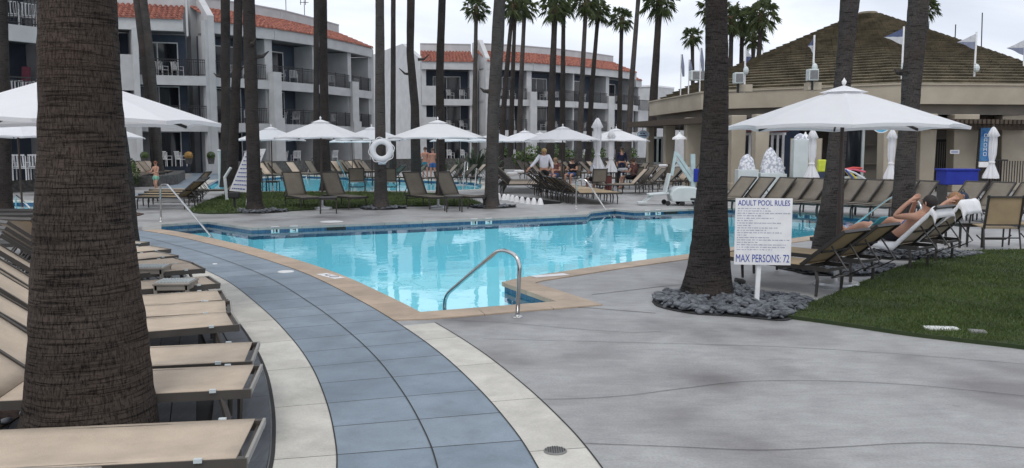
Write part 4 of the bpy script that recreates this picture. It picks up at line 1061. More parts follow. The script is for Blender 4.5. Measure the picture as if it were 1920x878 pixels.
mid = [  # rows, Y, label, bark, top, scars
    ([(397, 460, 500), (380, 463, 492), (330, 463, 489), (200, 460, 484), (100, 457, 481), (0, 455, 477)], 22.3, 'thick palm in a pebble ring in front of the tilted children sign', 'bark2', 13, ((4.0, .2, .3), (4.3, -.9, .25))),
    ([(391, 698, 732), (370, 701, 727), (300, 703, 724), (200, 703, 722), (0, 704, 720)], 23.2, 'ringed palm that carries the white lifebuoy', 'bark3', 13, ()),
    ([(389, 905, 938), (370, 908, 935), (300, 911, 934), (200, 914, 937), (100, 920, 944), (0, 926, 948)], 23.6, 'palm leaning right in pebbles just left of the white fountain cones', 'bark3', 13, ((3.2, 3.1, .2),)),
    ([(358, 598, 624), (340, 601, 621), (250, 601, 617), (100, 599, 614), (0, 598, 613)], 33, 'straight palm rising behind the widest middle-left umbrella', 'bark2', 14, ()),
    ([(367, 816, 840), (340, 818, 837), (240, 818, 833), (140, 817, 832), (60, 820, 834), (0, 822, 836)], 28, 'curved palm behind the fourth sling lounger on the lawn', 'bark2', 13.5, ()),
    ([(352, 768, 792), (330, 770, 790), (200, 770, 786), (100, 762, 776), (0, 763, 778)], 36, 'palm with dead stubs sticking out of both sides of its trunk', 'bark2', 14, ((5.3, .2, .45), (4.7, 2.9, .5))),
    ([(330, 730, 744), (240, 732, 742), (0, 733, 742)], 46, 'very thin straight palm between the lifebuoy palm and the stubby palm', 'bark2', 16, ()),
    ([(352, 412, 438), (330, 414, 434), (200, 415, 432), (0, 414, 431)], 36, 'straight palm, leftmost of the tight trio beside the tilted sign', 'bark2', 15, ((4.6, 3.0, .3),)),
    ([(369, 420, 450), (340, 424, 446), (250, 430, 447), (100, 437, 453), (0, 439, 455)], 28.5, 'middle palm of the tight trio, leaning gently right', 'bark2', 13, ((4.2, .1, .25), (4.5, .6, .3))),
    ([(306, 586, 600), (150, 588, 598), (0, 588, 598)], 52, 'thin far palm just left of the straight palm behind the umbrellas', 'bark2', 17, ()),
    ([(331, 283, 306), (300, 285, 303), (200, 274, 291), (100, 262, 278), (0, 250, 264)], 47, 'left stem of the crossed pair of leaning palms by the hotel', 'bark3', 15, ()),
    ([(333, 290, 310), (300, 291, 305), (200, 282, 298), (100, 274, 288), (0, 262, 276)], 46.5, 'right stem of the crossed pair of leaning palms by the hotel', 'bark3', 16, ()),
    ([(396, -18, 26), (380, -14, 22), (300, -6, 20), (200, -4, 18)], 22.5, 'trunk cut by the left frame edge, beside the leaning umbrella pole', 'bark2', 12, ()),
    ([(470, 205, 262), (440, 210, 258), (350, 208, 250), (250, 196, 236), (100, 180, 214)], 14.2, 'trunk almost hidden behind the enormous palm, showing as a dark sliver', 'bark2', 10, ()),
]
for i, (rows, Y, lab, bk, top, scars) in enumerate(mid):
    pr, bx0 = prof_px(Y, rows, top); palm((bx0, Y), pr, lab, bk, 24, .09 if Y < 34 else .2, i + 5, 1.9, bump=1.4, scars=scars)
# far palms whose crowns show: (crown px, crown py, base px, distance, radius scale, label)
far = [(893, 14, 889, 66, 1.15, 'short-crowned palm standing apart left in front of the far hotel roof'),
       (962, 6, 938, 60, 1.2, 'leaning palm, first behind the leaning pebble-bed palm'),
       (966, 18, 957, 68, 1.15, 'straight palm crossing the crown of its leaning neighbour'),
       (984, 12, 972, 64, 1.2, 'palm with slightly lower crown, third in the thin roofline row'),
       (1041, 12, 1031, 58, 1.3, 'thick stemmed palm with shaggy crown at the middle of the roofline row'),
       (1057, 4, 1054, 62, 1.3, 'palm whose crown tops the roofline row beside the shaggy one'),
       (1099, 2, 1086, 60, 1.3, 'leaning palm cut by the sky edge, right of the row middle'),
       (1122, 20, 1102, 64, 1.2, 'strongly curved palm in front of the far hotel balconies'),
       (1166, 34, 1160, 66, 1.15, 'lowest rounded crown at the right of the roofline row'),
       (1200, -40, 1176, 58, 1.2, 'very tall leaning palm crossing the lowest rounded crown'),
       (1237, 0, 1220, 50, 1.25, 'tall palm with thick boots, alone between the far hotel and pavilion'),
       (1298, 68, 1300, 70, 1.05, 'small palm crown above the left slope of the pavilion roof'),
       (1338, 14, 1336, 60, 1.3, 'palm mostly hidden behind the dark slender trunk, fronds out left'),
       (1372, 34, 1366, 58, 1.3, 'left palm of the dense clump over the pavilion roof'),
       (1392, 40, 1386, 60, 1.35, 'second palm of the dense clump over the pavilion roof'),
       (1414, 66, 1404, 62, 1.15, 'lowest palm of the dense clump over the pavilion roof'),
       (1428, 26, 1412, 57, 1.35, 'right palm of the dense clump with ragged fronds against the sky'),
       (1737, 14, 1730, 64, 1.1, 'palm behind the pavilion peak with fronds on both sides of a trunk')]
for i, (cx_, cy_, bx_, Y, s, lab) in enumerate(far):
    t = A(cx_, cy_, Y); b = XY(bx_, Y); H_ = t.z - .1; dx = t.x - b[0]
    r0 = .23 if 'thick' not in lab else .30
    pr = [(0, r0 * 1.25, 0, 0), (1, r0, dx * .03, 0), (H_ * .5, r0 * .78, dx * .38, 0), (H_ * .85, r0 * .62, dx * .8, 0), (H_, r0 * .7, dx, 0)]
    palm(b, pr, lab, 'bark3' if i % 3 == 0 else 'bark2', 12, .3, i + 30, s * .9, bump=2, group='thin palms in front of the far roofs')

# ================================================================= SHRUBS AND SPIKY PLANTS
def spiky(p, r, n, label, mt='agave', name='agave_plant', hgt=1.0):
    root = empty(name, p, 0, label, 'plant'); mb = MB(); rnd = random.Random(int(p[0] * 100))
    for i in range(n):
        az = i * 2.4 + rnd.random(); el = R(rnd.uniform(12, 80)); L_ = r * rnd.uniform(.7, 1.1); q = Vector((cos(az), sin(az), 0)); sd = Vector((-sin(az), cos(az), 0)) * r * .035
        a = Vector((0, 0, hgt * .12)) + q * .04; b = a + q * cos(el) * L_ * .6 + Vector((0, 0, sin(el) * L_ * .6 * hgt)); c = b + q * cos(el) * L_ * .45 + Vector((0, 0, sin(el) * L_ * .25 - L_ * .12))
        mb.add([a - sd * .6, a + sd * .6, b + sd, b - sd, c], [(0, 1, 2, 3), (3, 2, 4)])
    mb.build('leaf_rosette', M[mt], root); mb = MB(); mb.lathe([(r * .12, 0), (r * .1, hgt * .2), (.01, hgt * .26)], 8); mb.build('stem', M['thatch'], root); return root
def bush(p, r, h, n, label, mt='shrub', leaf=.07):
    root = empty('shrub', p, 0, label, 'shrub'); mb = MB(); rnd = random.Random(int(p[0] * 77) + n)
    lob = [(rnd.uniform(-.5, .5) * r, rnd.uniform(-.5, .5) * r, rnd.uniform(.35, .8) * h, rnd.uniform(.35, .6)) for _ in range(7)]
    for i in range(n):
        l = lob[i % 7]; u = Vector((rnd.gauss(0, 1), rnd.gauss(0, 1), rnd.gauss(0, 1))).normalized(); c = Vector((l[0] + u.x * r * l[3], l[1] + u.y * r * l[3], max(.05, l[2] + u.z * h * l[3] * .7)))
        a = Vector((rnd.gauss(0, 1), rnd.gauss(0, 1), rnd.gauss(0, 1))).normalized() * leaf; b = a.cross(u).normalized() * leaf * .5
        mb.add([c - a, c + b, c + a, c - b], [(0, 1, 2), (0, 2, 3)])
    mb.build('foliage', M[mt], root); mb = MB()
    for l in lob: mb.tube([(0, 0, 0), (l[0] * .6, l[1] * .6, l[2])], [.03, .012], 5)
    mb.build('stem', M['thatch'], root); return root
def gp(px, py): q = G(px, py); return (q.x, q.y, 0)
bush(gp(232, 352), .75, 1.25, 1500, 'yellow green shrub just right of the enormous trunk by the raised loungers')
bush(gp(68, 330), .9, 1.5, 1200, 'loose green shrub behind the left loungers under the umbrellas')
for px, py, r, n, lab, h in ((541, 312, 1.5, 60, 'spiky fan plant behind the left lawn loungers', 1.2), (560, 316, 1.1, 40, 'smaller spiky plant just right of the spiky fan plant', 1), (890, 336, 1.7, 70, 'largest spiky plant beside the small pool and its ladder', 1.35), (862, 330, 1.2, 50, 'spiky plant left of the largest one behind the small pool', 1.1), (925, 332, 1.3, 50, 'spiky plant behind the leaning pebble-bed palm', 1.3), (835, 326, 1.0, 40, 'low spiky plant behind the curved palm', 1), (262, 306, 1.2, 50, 'dark arching plant at the foot of the hotel near the raised loungers', 1.2)):
    spiky(gp(px, py), r, n, lab, 'agave', 'agave_plant', h)
for px, py, r, h, lab in ((990, 322, 1.2, 1.6, 'dark shrub behind the standing woman'), (1060, 316, 1.4, 1.8, 'dark shrub behind the middle umbrella pole'), (930, 312, 1.3, 1.7, 'dark shrub left of the white-shirted woman'), (1110, 312, 1.3, 1.5, 'low dark shrub behind the furled umbrellas'), (640, 304, 1.2, 1.3, 'low dark shrub at the hotel terrace edge'), (505, 300, 1.4, 1.6, 'dark shrub beyond the tilted sign'), (746, 302, 1.3, 1.2, 'low dark shrub behind the thin straight palm'), (1180, 306, 1.3, 1.4, 'low dark shrub under the pavilion side eave')):
    bush(gp(px, py), r, h, 700, lab, 'shrub', .12)
# ================================================================= UMBRELLAS
def umbrella(pole_bend=0):
    root = empty('pool_umbrella', (0, 0, 0)); S = 1.40; zh, za = 1.93, 2.40
    # canopy: 4 corners, edge midpoints slightly drawn in, panels sagging a little
    c = MB(); n = 8
    rim = []
    for k in range(8):
        a = pi / 8 + k * pi / 4; b = a + pi / 4; A_, B_ = Vector((cos(a), sin(a))) * S, Vector((cos(b), sin(b))) * S
        for q in range(3):
            t = q / 3; p = A_ + (B_ - A_) * t; sag = 1 - .03 * (q > 0); rim.append((p.x * sag, p.y * sag, zh + .022 * (q > 0)))
    m = len(rim); rows = []
    for i in range(n + 1):
        t = i / n; rows.append([(x * t, y * t, za - (za - z) * (t ** 1.06) - .016 * sin(pi * t) * (1 if k % 3 else .1)) for k, (x, y, z) in enumerate(rim)])
    vs = [p for r in rows[1:] for p in r]; fs = []
    for i in range(n - 1):
        for k in range(m): fs.append((i * m + k, (i + 1) * m + k, (i + 1) * m + (k + 1) % m, i * m + (k + 1) % m))
    top = len(vs); vs.append((0, 0, za)); fs += [(k, (k + 1) % m, top) for k in range(m)]
    # hem
    b0 = len(vs); vs += [(x * .996, y * .996, z - .035) for x, y, z in rim]; last = (n - 1) * m
    fs += [(last + k, b0 + k, b0 + (k + 1) % m, last + (k + 1) % m) for k in range(m)]
    c.add(vs, fs); c.build('canopy', M['canvas'], root)
    v = MB(); rr = [(x * .20, y * .20) for x, y, z in rim]; base = [(x, y, za - .055) for x, y in rr]
    v.add([(0, 0, za + .03)] + base, [(0, 1 + k, 1 + (k + 1) % m) for k in range(m)]); v.build('vent_cap', M['canvas'], root)
    f = MB(); f.lathe([(.012, za + .03), (.025, za + .05), (.03, za + .075), (.012, za + .1), (.001, za + .12)], 8); f.build('finial', M['white'], root, smooth=True)
    p = MB(); p.tube([(0, 0, .06), (0, 0, za - .02)], .023, 10); p.build('pole', M['pole'], root)
    h = MB(); h.lathe([(.05, za - .16), (.06, za - .12), (.05, za - .07)], 10); h.lathe([(.045, 1.94), (.055, 1.98), (.045, 2.02)], 10); h.build('hub', M['pole'], root)
    for k in range(8):
        x, y, z = rim[k * 3]; r = MB(); r.bar((0, 0, za - .1), (x * .985, y * .985, z - .015), .02, .03); o = r.build('rib', M['frame_dark'], root)
        s = MB(); s.bar((0, 0, 1.98), (x * .42, y * .42, za - .1 + (z - za + .1) * .42 - .02), .016, .02); s.build('strut', M['frame_dark'], o)
    b = MB(); b.lathe([(.285, 0), (.285, .03), (.26, .055), (.09, .075), (.035, .10), (.035, .26)], 32); b.build('base', M['galv'], root, smooth=False)
    return root
um = umbrella(); tag(um, cat='umbrella', group='open white pool umbrellas')
U = [  # px, Y, rot, scale, label
    (1578, 10.35, .10, 1.0, 'nearest open white umbrella, over the loungers by the rules board'),
    (134, 8.4, -.12, 1.0, 'large open white umbrella cut by the left edge behind the enormous trunk'),
    (35, 20.4, .2, 1.0, 'white umbrella on the brown leaning-looking pole at the far left'),
    (176, 22.5, .35, .95, 'white umbrella whose tip peeks out right of the enormous trunk'),
    (602, 23.2, .32, .94, 'wide white umbrella above the first pair of lawn loungers'),
    (821, 23.6, -.25, .98, 'wide white umbrella above the second pair of lawn loungers'),
    (509, 31.5, .2, .95, 'white umbrella partly behind the wide one, over the small glass table'),
    (697, 31.5, .4, .95, 'white umbrella directly behind the lifebuoy palm'),
    (660, 46, .1, .95, 'tiny distant white umbrella below the canopy behind the lifebuoy'),
    (862, 37, .1, 1.0, 'distant white umbrella showing under the second wide canopy'),
    (1055, 31.0, .22, 1.0, 'white umbrella behind the woman in the white shirt'),
    (984, 39, .5, .98, 'white umbrella left of and behind the one by the standing woman'),
    (1012, 44, .1, 1.0, 'farther white umbrella peeking between two others near the woman'),
    (928, 43, .3, .98, 'distant white umbrella just behind the leaning pebble-bed palm'),
    (1155, 34.5, -.3, 1.0, 'white umbrella beside the pavilion, with the sharp right tip'),
]
for px, Y, rz, s, lab in U:
    x, y = XY(px, Y); place(um, (x, y), rz, lab, scale=(s, s, 1))
def closed_umbrella():
    root = empty('furled_umbrella', (0, 0, 0)); c = MB(); n = 28; rows = []
    for z, r, w_ in ((2.42, .02, 0), (2.38, .06, .1), (2.28, .10, .35), (2.12, .145, .6), (2.08, .10, .4), (1.85, .105, .45), (1.5, .10, .4), (1.28, .07, .2), (1.22, .07, .2), (1.0, .13, .5), (.82, .19, .6), (.72, .20, .6)):
        rows.append([(r * (1 + w_ * .5 * sin(7 * a) + w_ * .25 * sin(11 * a + z * 2)) * cos(a), r * (1 + w_ * .5 * sin(7 * a) + w_ * .25 * sin(11 * a + z * 2)) * sin(a), z + .04 * sin(5 * a) * (r > .2)) for a in [2 * pi * k / n for k in range(n)]])
    vs = [p for r in rows for p in r]; c.add(vs, [(i * n + k, i * n + (k + 1) % n, (i + 1) * n + (k + 1) % n, (i + 1) * n + k) for i in range(len(rows) - 1) for k in range(n)])
    c.build('furled_canopy', M['canvas'], root, smooth=True); s = MB(); s.lathe([(.098, 1.22), (.104, 1.25), (.098, 1.28)], 14); s.build('strap', M['white'], root)
    p = MB(); p.tube([(0, 0, .06), (0, 0, 2.5)], .022, 8); p.build('pole', M['pole'], root); b = MB(); b.lathe([(.27, 0), (.27, .04), (.06, .08), (.03, .2)], 20); b.build('base', M['galv'], root); return root
cu = closed_umbrella(); tag(cu, cat='umbrella', group='furled white umbrellas')
for px, Y, rz, s, lab in ((1523, 27.0, .3, .95, 'furled white umbrella in front of the plain tan storage panel'), (1672, 27.4, 1, .95, 'furled white umbrella beneath the round blue sign'), (1861, 27.2, 2, .98, 'furled white umbrella in front of the blue banner'), (1120, 31, .8, 1.15, 'wide furled umbrella behind the pool table of the seated guest'), (1146, 33.5, .2, 1.0, 'narrower furled umbrella just right of the wide furled one')):
    x, y = XY(px, Y); place(cu, (x, y), rz, lab, scale=(s, s, s * .98))

# ================================================================= LOUNGERS
LW, SH = .56, .355
def lounger(sl='sling', fm='frame', ang=50, name='sun_lounger', bl=.76):
    """origin on the ground; foot end towards +x, backrest hinge at x=-.42"""
    root = empty(name, (0, 0, 0)); hx, fx = -.42, .88; w_ = LW / 2
    fr = MB()
    for s in (-1, 1): fr.bar((hx - .30, s * (w_ - .02), SH - .03), (fx, s * (w_ - .02), SH - .03), .035, .05)
    for x in (hx - .28, hx + .02, .2, fx - .02): fr.bar((x, -w_ + .02, SH - .045), (x, w_ - .02, SH - .045), .03, .03)
    fr.build('frame', M[fm], root)
    s_ = MB(); n = 10; m = 6; vs = []
    for i in range(n + 1):
        x = hx + (fx - hx - .045) * i / n
        for j in range(m + 1):
            y = -w_ + .012 + (LW - .024) * j / m; sag = .028 * sin(pi * j / m) * sin(pi * min(1, i / n * 1.02)); vs.append((x, y, SH - .002 - sag))
    s_.add(vs, [(i * (m + 1) + j, (i + 1) * (m + 1) + j, (i + 1) * (m + 1) + j + 1, i * (m + 1) + j + 1) for i in range(n) for j in range(m)])
    o = s_.build('seat', M[sl], root, smooth=True); md = o.modifiers.new('s', 'SOLIDIFY'); md.thickness = .008
    e_ = MB(); e_.bar((fx, -w_ + .01, SH - .016), (fx, w_ - .01, SH - .016), .014, .03); e_.build('end_rail', M['endrail' if fm == 'frame' else fm], root)
    if fm == 'frame':
        for sg in (-1, 1): k_ = MB(); k_.box((fx - .20, sg * (w_ - .004), SH - .004), (.035, .02, .018)); k_.build('clip', M['plastic'], root)
    for x, k in ((fx - .16, 1), (hx - .18, -1)):
        for s in (-1, 1):
            l = MB(); l.tube([(x, s * (w_ - .02), SH - .04), (x + k * .03, s * (w_ - .015), SH * .55), (x + k * .02, s * (w_ - .01), .012)], [.019, .02, .017], 6); l.build('leg', M[fm], root)
    ba = R(ang)
    b = MB()
    vs = []; m = 6
    for i in range(9):
        t = bl * i / 8
        for j in range(m + 1): y = -w_ + .02 + (LW - .04) * j / m; vs.append((-t, y, .015 - .022 * sin(pi * j / m) * sin(pi * i / 8)))
    b.add(vs, [(i * (m + 1) + j, i * (m + 1) + j + 1, (i + 1) * (m + 1) + j + 1, (i + 1) * (m + 1) + j) for i in range(8) for j in range(m)])
    bo = b.build('backrest', M[sl], root, smooth=True); bo.location = (hx, 0, SH - .01); bo.rotation_euler = (0, ba, 0); md = bo.modifiers.new('s', 'SOLIDIFY'); md.thickness = .008
    f2 = MB()
    for s in (-1, 1): f2.bar((.0, s * (w_ - .012), .005), (-bl - .01, s * (w_ - .012), .005), .028, .04, (0, 0, 1))
    f2.bar((-bl, -w_, .005), (-bl, w_, .005), .03, .035); f2.bar((-.3, -w_ + .02, -.02), (-.3, w_ - .02, -.02), .02, .02)
    f2.build('backrest_frame', M[fm], bo)
    if ang > 12:
        pr_ = MB(); c, s = cos(ba), sin(ba); px_, pz_ = hx - .42 * c, SH + .42 * s - .03
        for sg in (-1, 1): pr_.tube([(px_, sg * .19, pz_), (hx - .40 - .12, sg * .19, SH - .02), (hx - .34, sg * .19, SH - .12)], .011, 6)
        pr_.tube([(hx - .34, -.19, SH - .12), (hx - .34, .19, SH - .12)], .011, 6); pr_.build('support_bar', M[fm], root)
    return root
L50 = lounger('sling', 'frame', 38); tag(L50, cat='sun lounger', group='tan loungers lined up on the timber deck')
L_t = lounger('sling2', 'frame_dark', 55); tag(L_t, cat='sun lounger')
L_t45 = lounger('sling2', 'frame_dark', 44); tag(L_t45, cat='sun lounger')
L_g = lounger('sling3', 'frame_dark', 39, bl=.66); tag(L_g, cat='sun lounger')
L_c = lounger('sling', 'frame_dark', 46); tag(L_c, cat='sun lounger')
# near row on the timber deck: (px, py) inner and foot ends of the near edge
near_rows = [((60, 878), (462, 866)), ((285, 741), (470, 735)), ((275, 689), (472, 682)), ((264, 625), (449, 612)), ((256, 597), (435, 588)), ((256, 575), (427, 565)), ((256, 545), (413, 534)),
             ((253, 516), (385, 506)), ((256, 504), (362, 494.5)), ((256, 489), (335, 481)), ((256, 475), (321, 469)), ((250, 460), (281, 455.5))]
nl = ['nearest tan lounger, filling the lower left corner with its foot end', 'tan lounger just beyond the nearest one, touching the big trunk', 'third tan lounger on the timber deck, close against the second', 'fourth tan lounger, beyond the wide gap showing deck boards',
      'fifth tan lounger, pushed against the fourth', 'sixth tan lounger, pushed against the fifth, plain seat', 'seventh tan lounger, next to the larger ridged side table', 'eighth tan lounger, next to the smaller ridged side table', 'ninth tan lounger on the timber deck, just past both ridged tables',
      'tenth tan lounger on the timber deck, foot end near the blue path', 'eleventh tan lounger, second last visible along the blue path', 'twelfth and last tan lounger showing right of the enormous trunk']
for i, (a, b) in enumerate(near_rows):
    p, q = G(*a, SH), G(*b, SH); d = q - p; rz = atan2(d.y, d.x)
    if i < 7: rz += R(3.5)
    off_y = LW / 2; c = q + Vector((-sin(rz), cos(rz), 0)) * off_y - Vector((cos(rz), sin(rz), 0)) * .88
    place(L50, (c.x, c.y, .018), rz, nl[i])
# paired loungers on the far lawn
for (px, py), rz, lab in (((566, 391), R(-58), 'taupe lounger left of the pair under the wide left umbrella'), ((645, 390), R(-50), 'taupe lounger right of the pair under the wide left umbrella'),
                          ((798, 390), R(-56), 'taupe lounger left of the pair under the second wide umbrella'), ((862, 389), R(-50), 'taupe lounger right of the pair beside the leaning pebble-bed palm')):
    p = G(px, py); place(L_t, (p.x, p.y), rz, lab, 'loungers on the far lawn')
# right-hand group by the rules board; rear legs measured on the ground
dirf = Vector((-.64, .77)).normalized(); perp = Vector((.77, .64)).normalized(); rzf = atan2(dirf.y, dirf.x)
rear = [((3.42, 9.55), L_g, 'gold tan lounger directly behind the rules board'), ((4.08, 10.25), L_g, 'gold tan lounger between the rules board and the towel-covered one'),
        ((5.40, 11.55), L_c, 'lounger under the white towel with a person lying on it'), ((6.15, 12.35), L_c, 'lounger behind the towel-covered one, its back end hung with towels')]
RG = []
for (x, y), pr_, lab in rear:
    c = Vector((x, y)) + perp * (LW / 2) + dirf * .60; RG.append(c); place(pr_, (c.x, c.y), rzf, lab, 'loungers beside the near lawn')
# pavilion row: foot towards the camera-left
orow = []
for i, px in enumerate((1355, 1388, 1428, 1461, 1493, 1525, 1558, 1590, 1622, 1656, 1692)):
    orow.append((px, 22.6 - i * .27))
pl = ['hidden partly by the dark slender palm', 'second from the dark slender palm', 'third in the row, before the dark gap', 'fourth in the row, left of the furled umbrella', 'fifth in the row, under the furled umbrella', 'sixth, just left of the leaning palm', 'seventh, behind the leaning palm', 'first right of the umbrella pole', 'second right of the umbrella pole', 'third right of the umbrella pole', 'beside the ringed palm']
for (px, Y), t in zip(orow, pl):
    x, y = XY(px + 2, Y); place(L_t45, (x, y), R(-150) + random.uniform(-.03, .03), 'taupe lounger before the pavilion, ' + t, 'loungers in the long row before the pavilion')
for px, Y, t in ((1786, 19.6, 'left of three below the blue box'), (1838, 19.2, 'middle of three below the furled umbrella'), (1893, 18.8, 'right of three near the frame edge'), (1952, 18.4, 'cut by the right frame edge')):
    x, y = XY(px, Y); place(L_t45, (x, y), R(-152), 'taupe lounger beyond the towels, ' + t, 'loungers on the right-hand deck')
# middle group seen from behind
for i in range(8):
    x, y = 2.35 - i * .13, 25.4 + i * .62
    place(L_g if i not in (4, 6) else L_c, (x, y), R(8) + random.uniform(-.04, .04), f'{ordn[i]} dark-backed lounger from the front in the row beyond the fountain cones', 'slanted row of loungers beyond the fountain')
for i in range(6):
    x, y = XY(972 + i * 1, 31.2 + i * .8); place(L_c if i < 3 else L_t45, (x, y), R(12 - i * 3) + pi * (0), f'{ordn[i]} pale lounger in the curved row behind the leaning pebble-bed palm', 'curved row of pale loungers')
# left middle group
for i, (px, py, rz) in enumerate(((316, 392, 172), (324, 386, 174), (332, 380, 176), (338, 375, 178))):
    p = G(px, py); place(L_g if i < 3 else L_c, (p.x, p.y), R(rz), f'{ordn[i]} lounger with raised dark back in the stack beside the left handrail', 'loungers stacked near the left handrail')
p = G(404, 376); place(L_t45, (p.x, p.y), R(205), 'lounger with tall pale back just left of the tilted sign')
# raised far-left row
for i in range(7):
    x, y = XY(232 + i * 11, 40 + i * 1.4); place(L_c, (x, y), R(-20), f'{ordn[i]} pale lounger from the left in the row above the stone ledge', 'pale loungers above the stone ledge')
for i, (px, Y) in enumerate(((40, 34), (58, 34.6), (76, 35.2))):
    x, y = XY(px, Y); place(L_c, (x, y), R(-35), f'{ordn[i]} pale lounger in front of the near left hotel wing, left of the big trunk', 'pale loungers by the left hotel wing')
# rows far behind, on the other side of the small pool
k = 0
for x0, x1, Y, n, rz, nm in ((500, 536, 42, 4, -30, 'beyond the tilted sign'), (566, 600, 44, 2, -30, 'beyond the spiky plants'), (628, 700, 47, 8, -30, 'along the hotel terrace behind the far pool'), (720, 760, 38, 2, 160, 'beyond the lifebuoy palm'), (818, 872, 38, 4, 200, 'behind the far pool ladder'),
                         (1000, 1100, 44, 9, -30, 'in the shade behind the standing woman'), (1120, 1215, 46, 9, -30, 'in the shade left of the pavilion'), (1165, 1200, 31, 3, 190, 'between the seated guest and the pool lift'), (1180, 1250, 38, 5, 200, 'beneath the pavilion side eave'), (1236, 1310, 34, 4, 205, 'behind the pool lift')):
    for i in range(n):
        x, y = XY(x0 + (x1 - x0) * (i / max(1, n - 1)), Y + i * .25 + random.uniform(-.2, .2)); nn = ['L_t45', 'L_c', 'L_t'][(k + i) % 3]
        place([L_t45, L_c, L_t][(k + i) % 3], (x, y), R(rz) + random.uniform(-.08, .08), f'{ordn[i]} lounger from the left in the row {nm}', 'loungers far ' + nm)
    k += 1
# dark stacked loungers at the left edge
st = lounger('frame_dark', 'frame_dark', 32); tag(st, cat='sun lounger', group='dark loungers stored at the left edge')
for i, (px, py, dz, rz) in enumerate(((-40, 500, 0, 8), (-38, 480, 0, 6), (-30, 462, 0, 5), (-22, 447, 0, 4), (-10, 434, 0, 3), (4, 424, 0, 2))):
    p = G(px, py); place(st, (p.x, p.y, dz), R(rz), f'{ordn[i]} dark folded lounger from the front in the stored row at the left edge')

# ================================================================= SLING CHAIRS AND TABLES
def sling_chair(sl):
    root = empty('sling_chair', (0, 0, 0)); w_ = .29        # faces +y; back towards -y
    b = MB(); b.box((0, -.27, .66), (.52, .012, .44), rx=.16); b.build('backrest', M[sl], root)
    f = MB()
    for s in (-1, 1): f.bar((s * .275, -.33, .92), (s * .275, -.22, .36), .03, .03)
    f.bar((-.29, -.315, .89), (.29, -.315, .89), .03, .03); f.bar((-.27, -.235, .43), (.27, -.235, .43), .025, .025); f.build('back_frame', M['frame_dark'], root)
    s_ = MB(); s_.box((0, .02, .39), (.52, .48, .015), rx=.06); s_.build('seat', M[sl], root)
    for s in (-1, 1):
        l = MB(); l.tube([(s * .28, -.22, .40), (s * .29, -.30, .01)], .015, 6); l.build('leg', M['frame_dark'], root)
        l = MB(); l.tube([(s * .28, .22, .62), (s * .29, .27, .3), (s * .29, .28, .01)], .015, 6); l.build('leg', M['frame_dark'], root)
        a = MB(); a.tube([(s * .28, -.29, .60), (s * .285, -.1, .635), (s * .28, .23, .62)], .016, 6); a.build('armrest', M['frame_dark'], root)
    c = MB(); c.tube([(-.28, -.26, .22), (.28, -.26, .22)], .012, 6); c.tube([(-.28, .0, .24), (-.2, .02, .17), (.2, .02, .17), (.28, 0, .24)], .012, 6); c.build('stretcher', M['frame_dark'], root)
    return root
sc3 = sling_chair('sling3'); tag(sc3, cat='chair'); sc2 = sling_chair('sling2'); tag(sc2, cat='chair')
for pr_, px, py, rz, lab in ((sc3, 1862, 468, R(-3), 'gold tan sling chair seen from behind at the lawn edge'), (sc3, 1942, 464, R(4), 'second gold tan sling chair, cut by the right frame edge'),
                        (sc2, 670, 360, R(6), 'taupe sling chair facing the small pool, left of the lifebuoy palm'), (sc2, 732, 360, R(-4), 'taupe sling chair facing the small pool, half behind the lifebuoy palm'), (sc2, 482, 361, R(0), 'sling chair behind the thick palm with the tilted sign')):
    p = G(px, py); place(pr_, (p.x, p.y), rz, lab, 'sling chairs')
def side_table(w_, h, mt='frame', ridges=False):
    root = empty('side_table', (0, 0, 0)); t = MB(); t.box((0, 0, h - .012), (w_, w_, .022)); o = t.build('tabletop', M[mt], root, bevel=.006)
    if ridges:
        for i in range(11): r = MB(); r.box((-w_ * .42 + i * w_ * .084, 0, h + .004), (w_ * .03, w_ * .72, .010)); r.build('slat', M['plastic'], o)
    a = MB(); a.box((w_ / 2 - .02, 0, h - .046), (.02, w_ - .06, .04)); a.box((-w_ / 2 + .02, 0, h - .046), (.02, w_ - .06, .04)); a.box((0, w_ / 2 - .02, h - .045), (w_ - .04, .02, .045)); a.box((0, -w_ / 2 + .02, h - .045), (w_ - .04, .02, .045)); a.build('apron', M[mt], root)
    for x in (-1, 1):
        for y in (-1, 1): l = MB(); l.box((x * (w_ / 2 - .025), y * (w_ / 2 - .025), h / 2 - .01), (.03, .03, h - .02)); l.build('leg', M[mt], root)
    return root
M['ridge_frame'] = mat('greige_table', (.28, .25, .215), .5)
tr_ = side_table(.34, .40, 'ridge_frame', True); tag(tr_, cat='side table', group='ridged side tables between the near loungers'); td = side_table(.45, .42, 'frame_dark'); tag(td, cat='side table')
for (px, py), z, rz, lab in (((330, 530), .40, .08, 'larger ridged side table between the sixth and seventh tan loungers'), ((284, 502), .40, .1, 'smaller ridged side table against the big trunk between tan loungers'), ((70, 885), .46, .03, 'ridged side table in the bottom left corner beside the nearest lounger')):
    p = G(px, py, z); place(tr_, (p.x, p.y, .018), rz, lab)
for (px, py), rz, lab in (((616, 400), .2, 'small dark table between the left pair of lawn loungers'), ((850, 397), .2, 'small dark table between the right pair of lawn loungers'), ((1806, 462), .1, 'low dark table beside the gold tan sling chair'), ((512, 360), 0, 'small dark table under the umbrella behind the tilted sign')):
    p = G(px, py); place(td, (p.x, p.y), rz, lab, 'small dark tables')
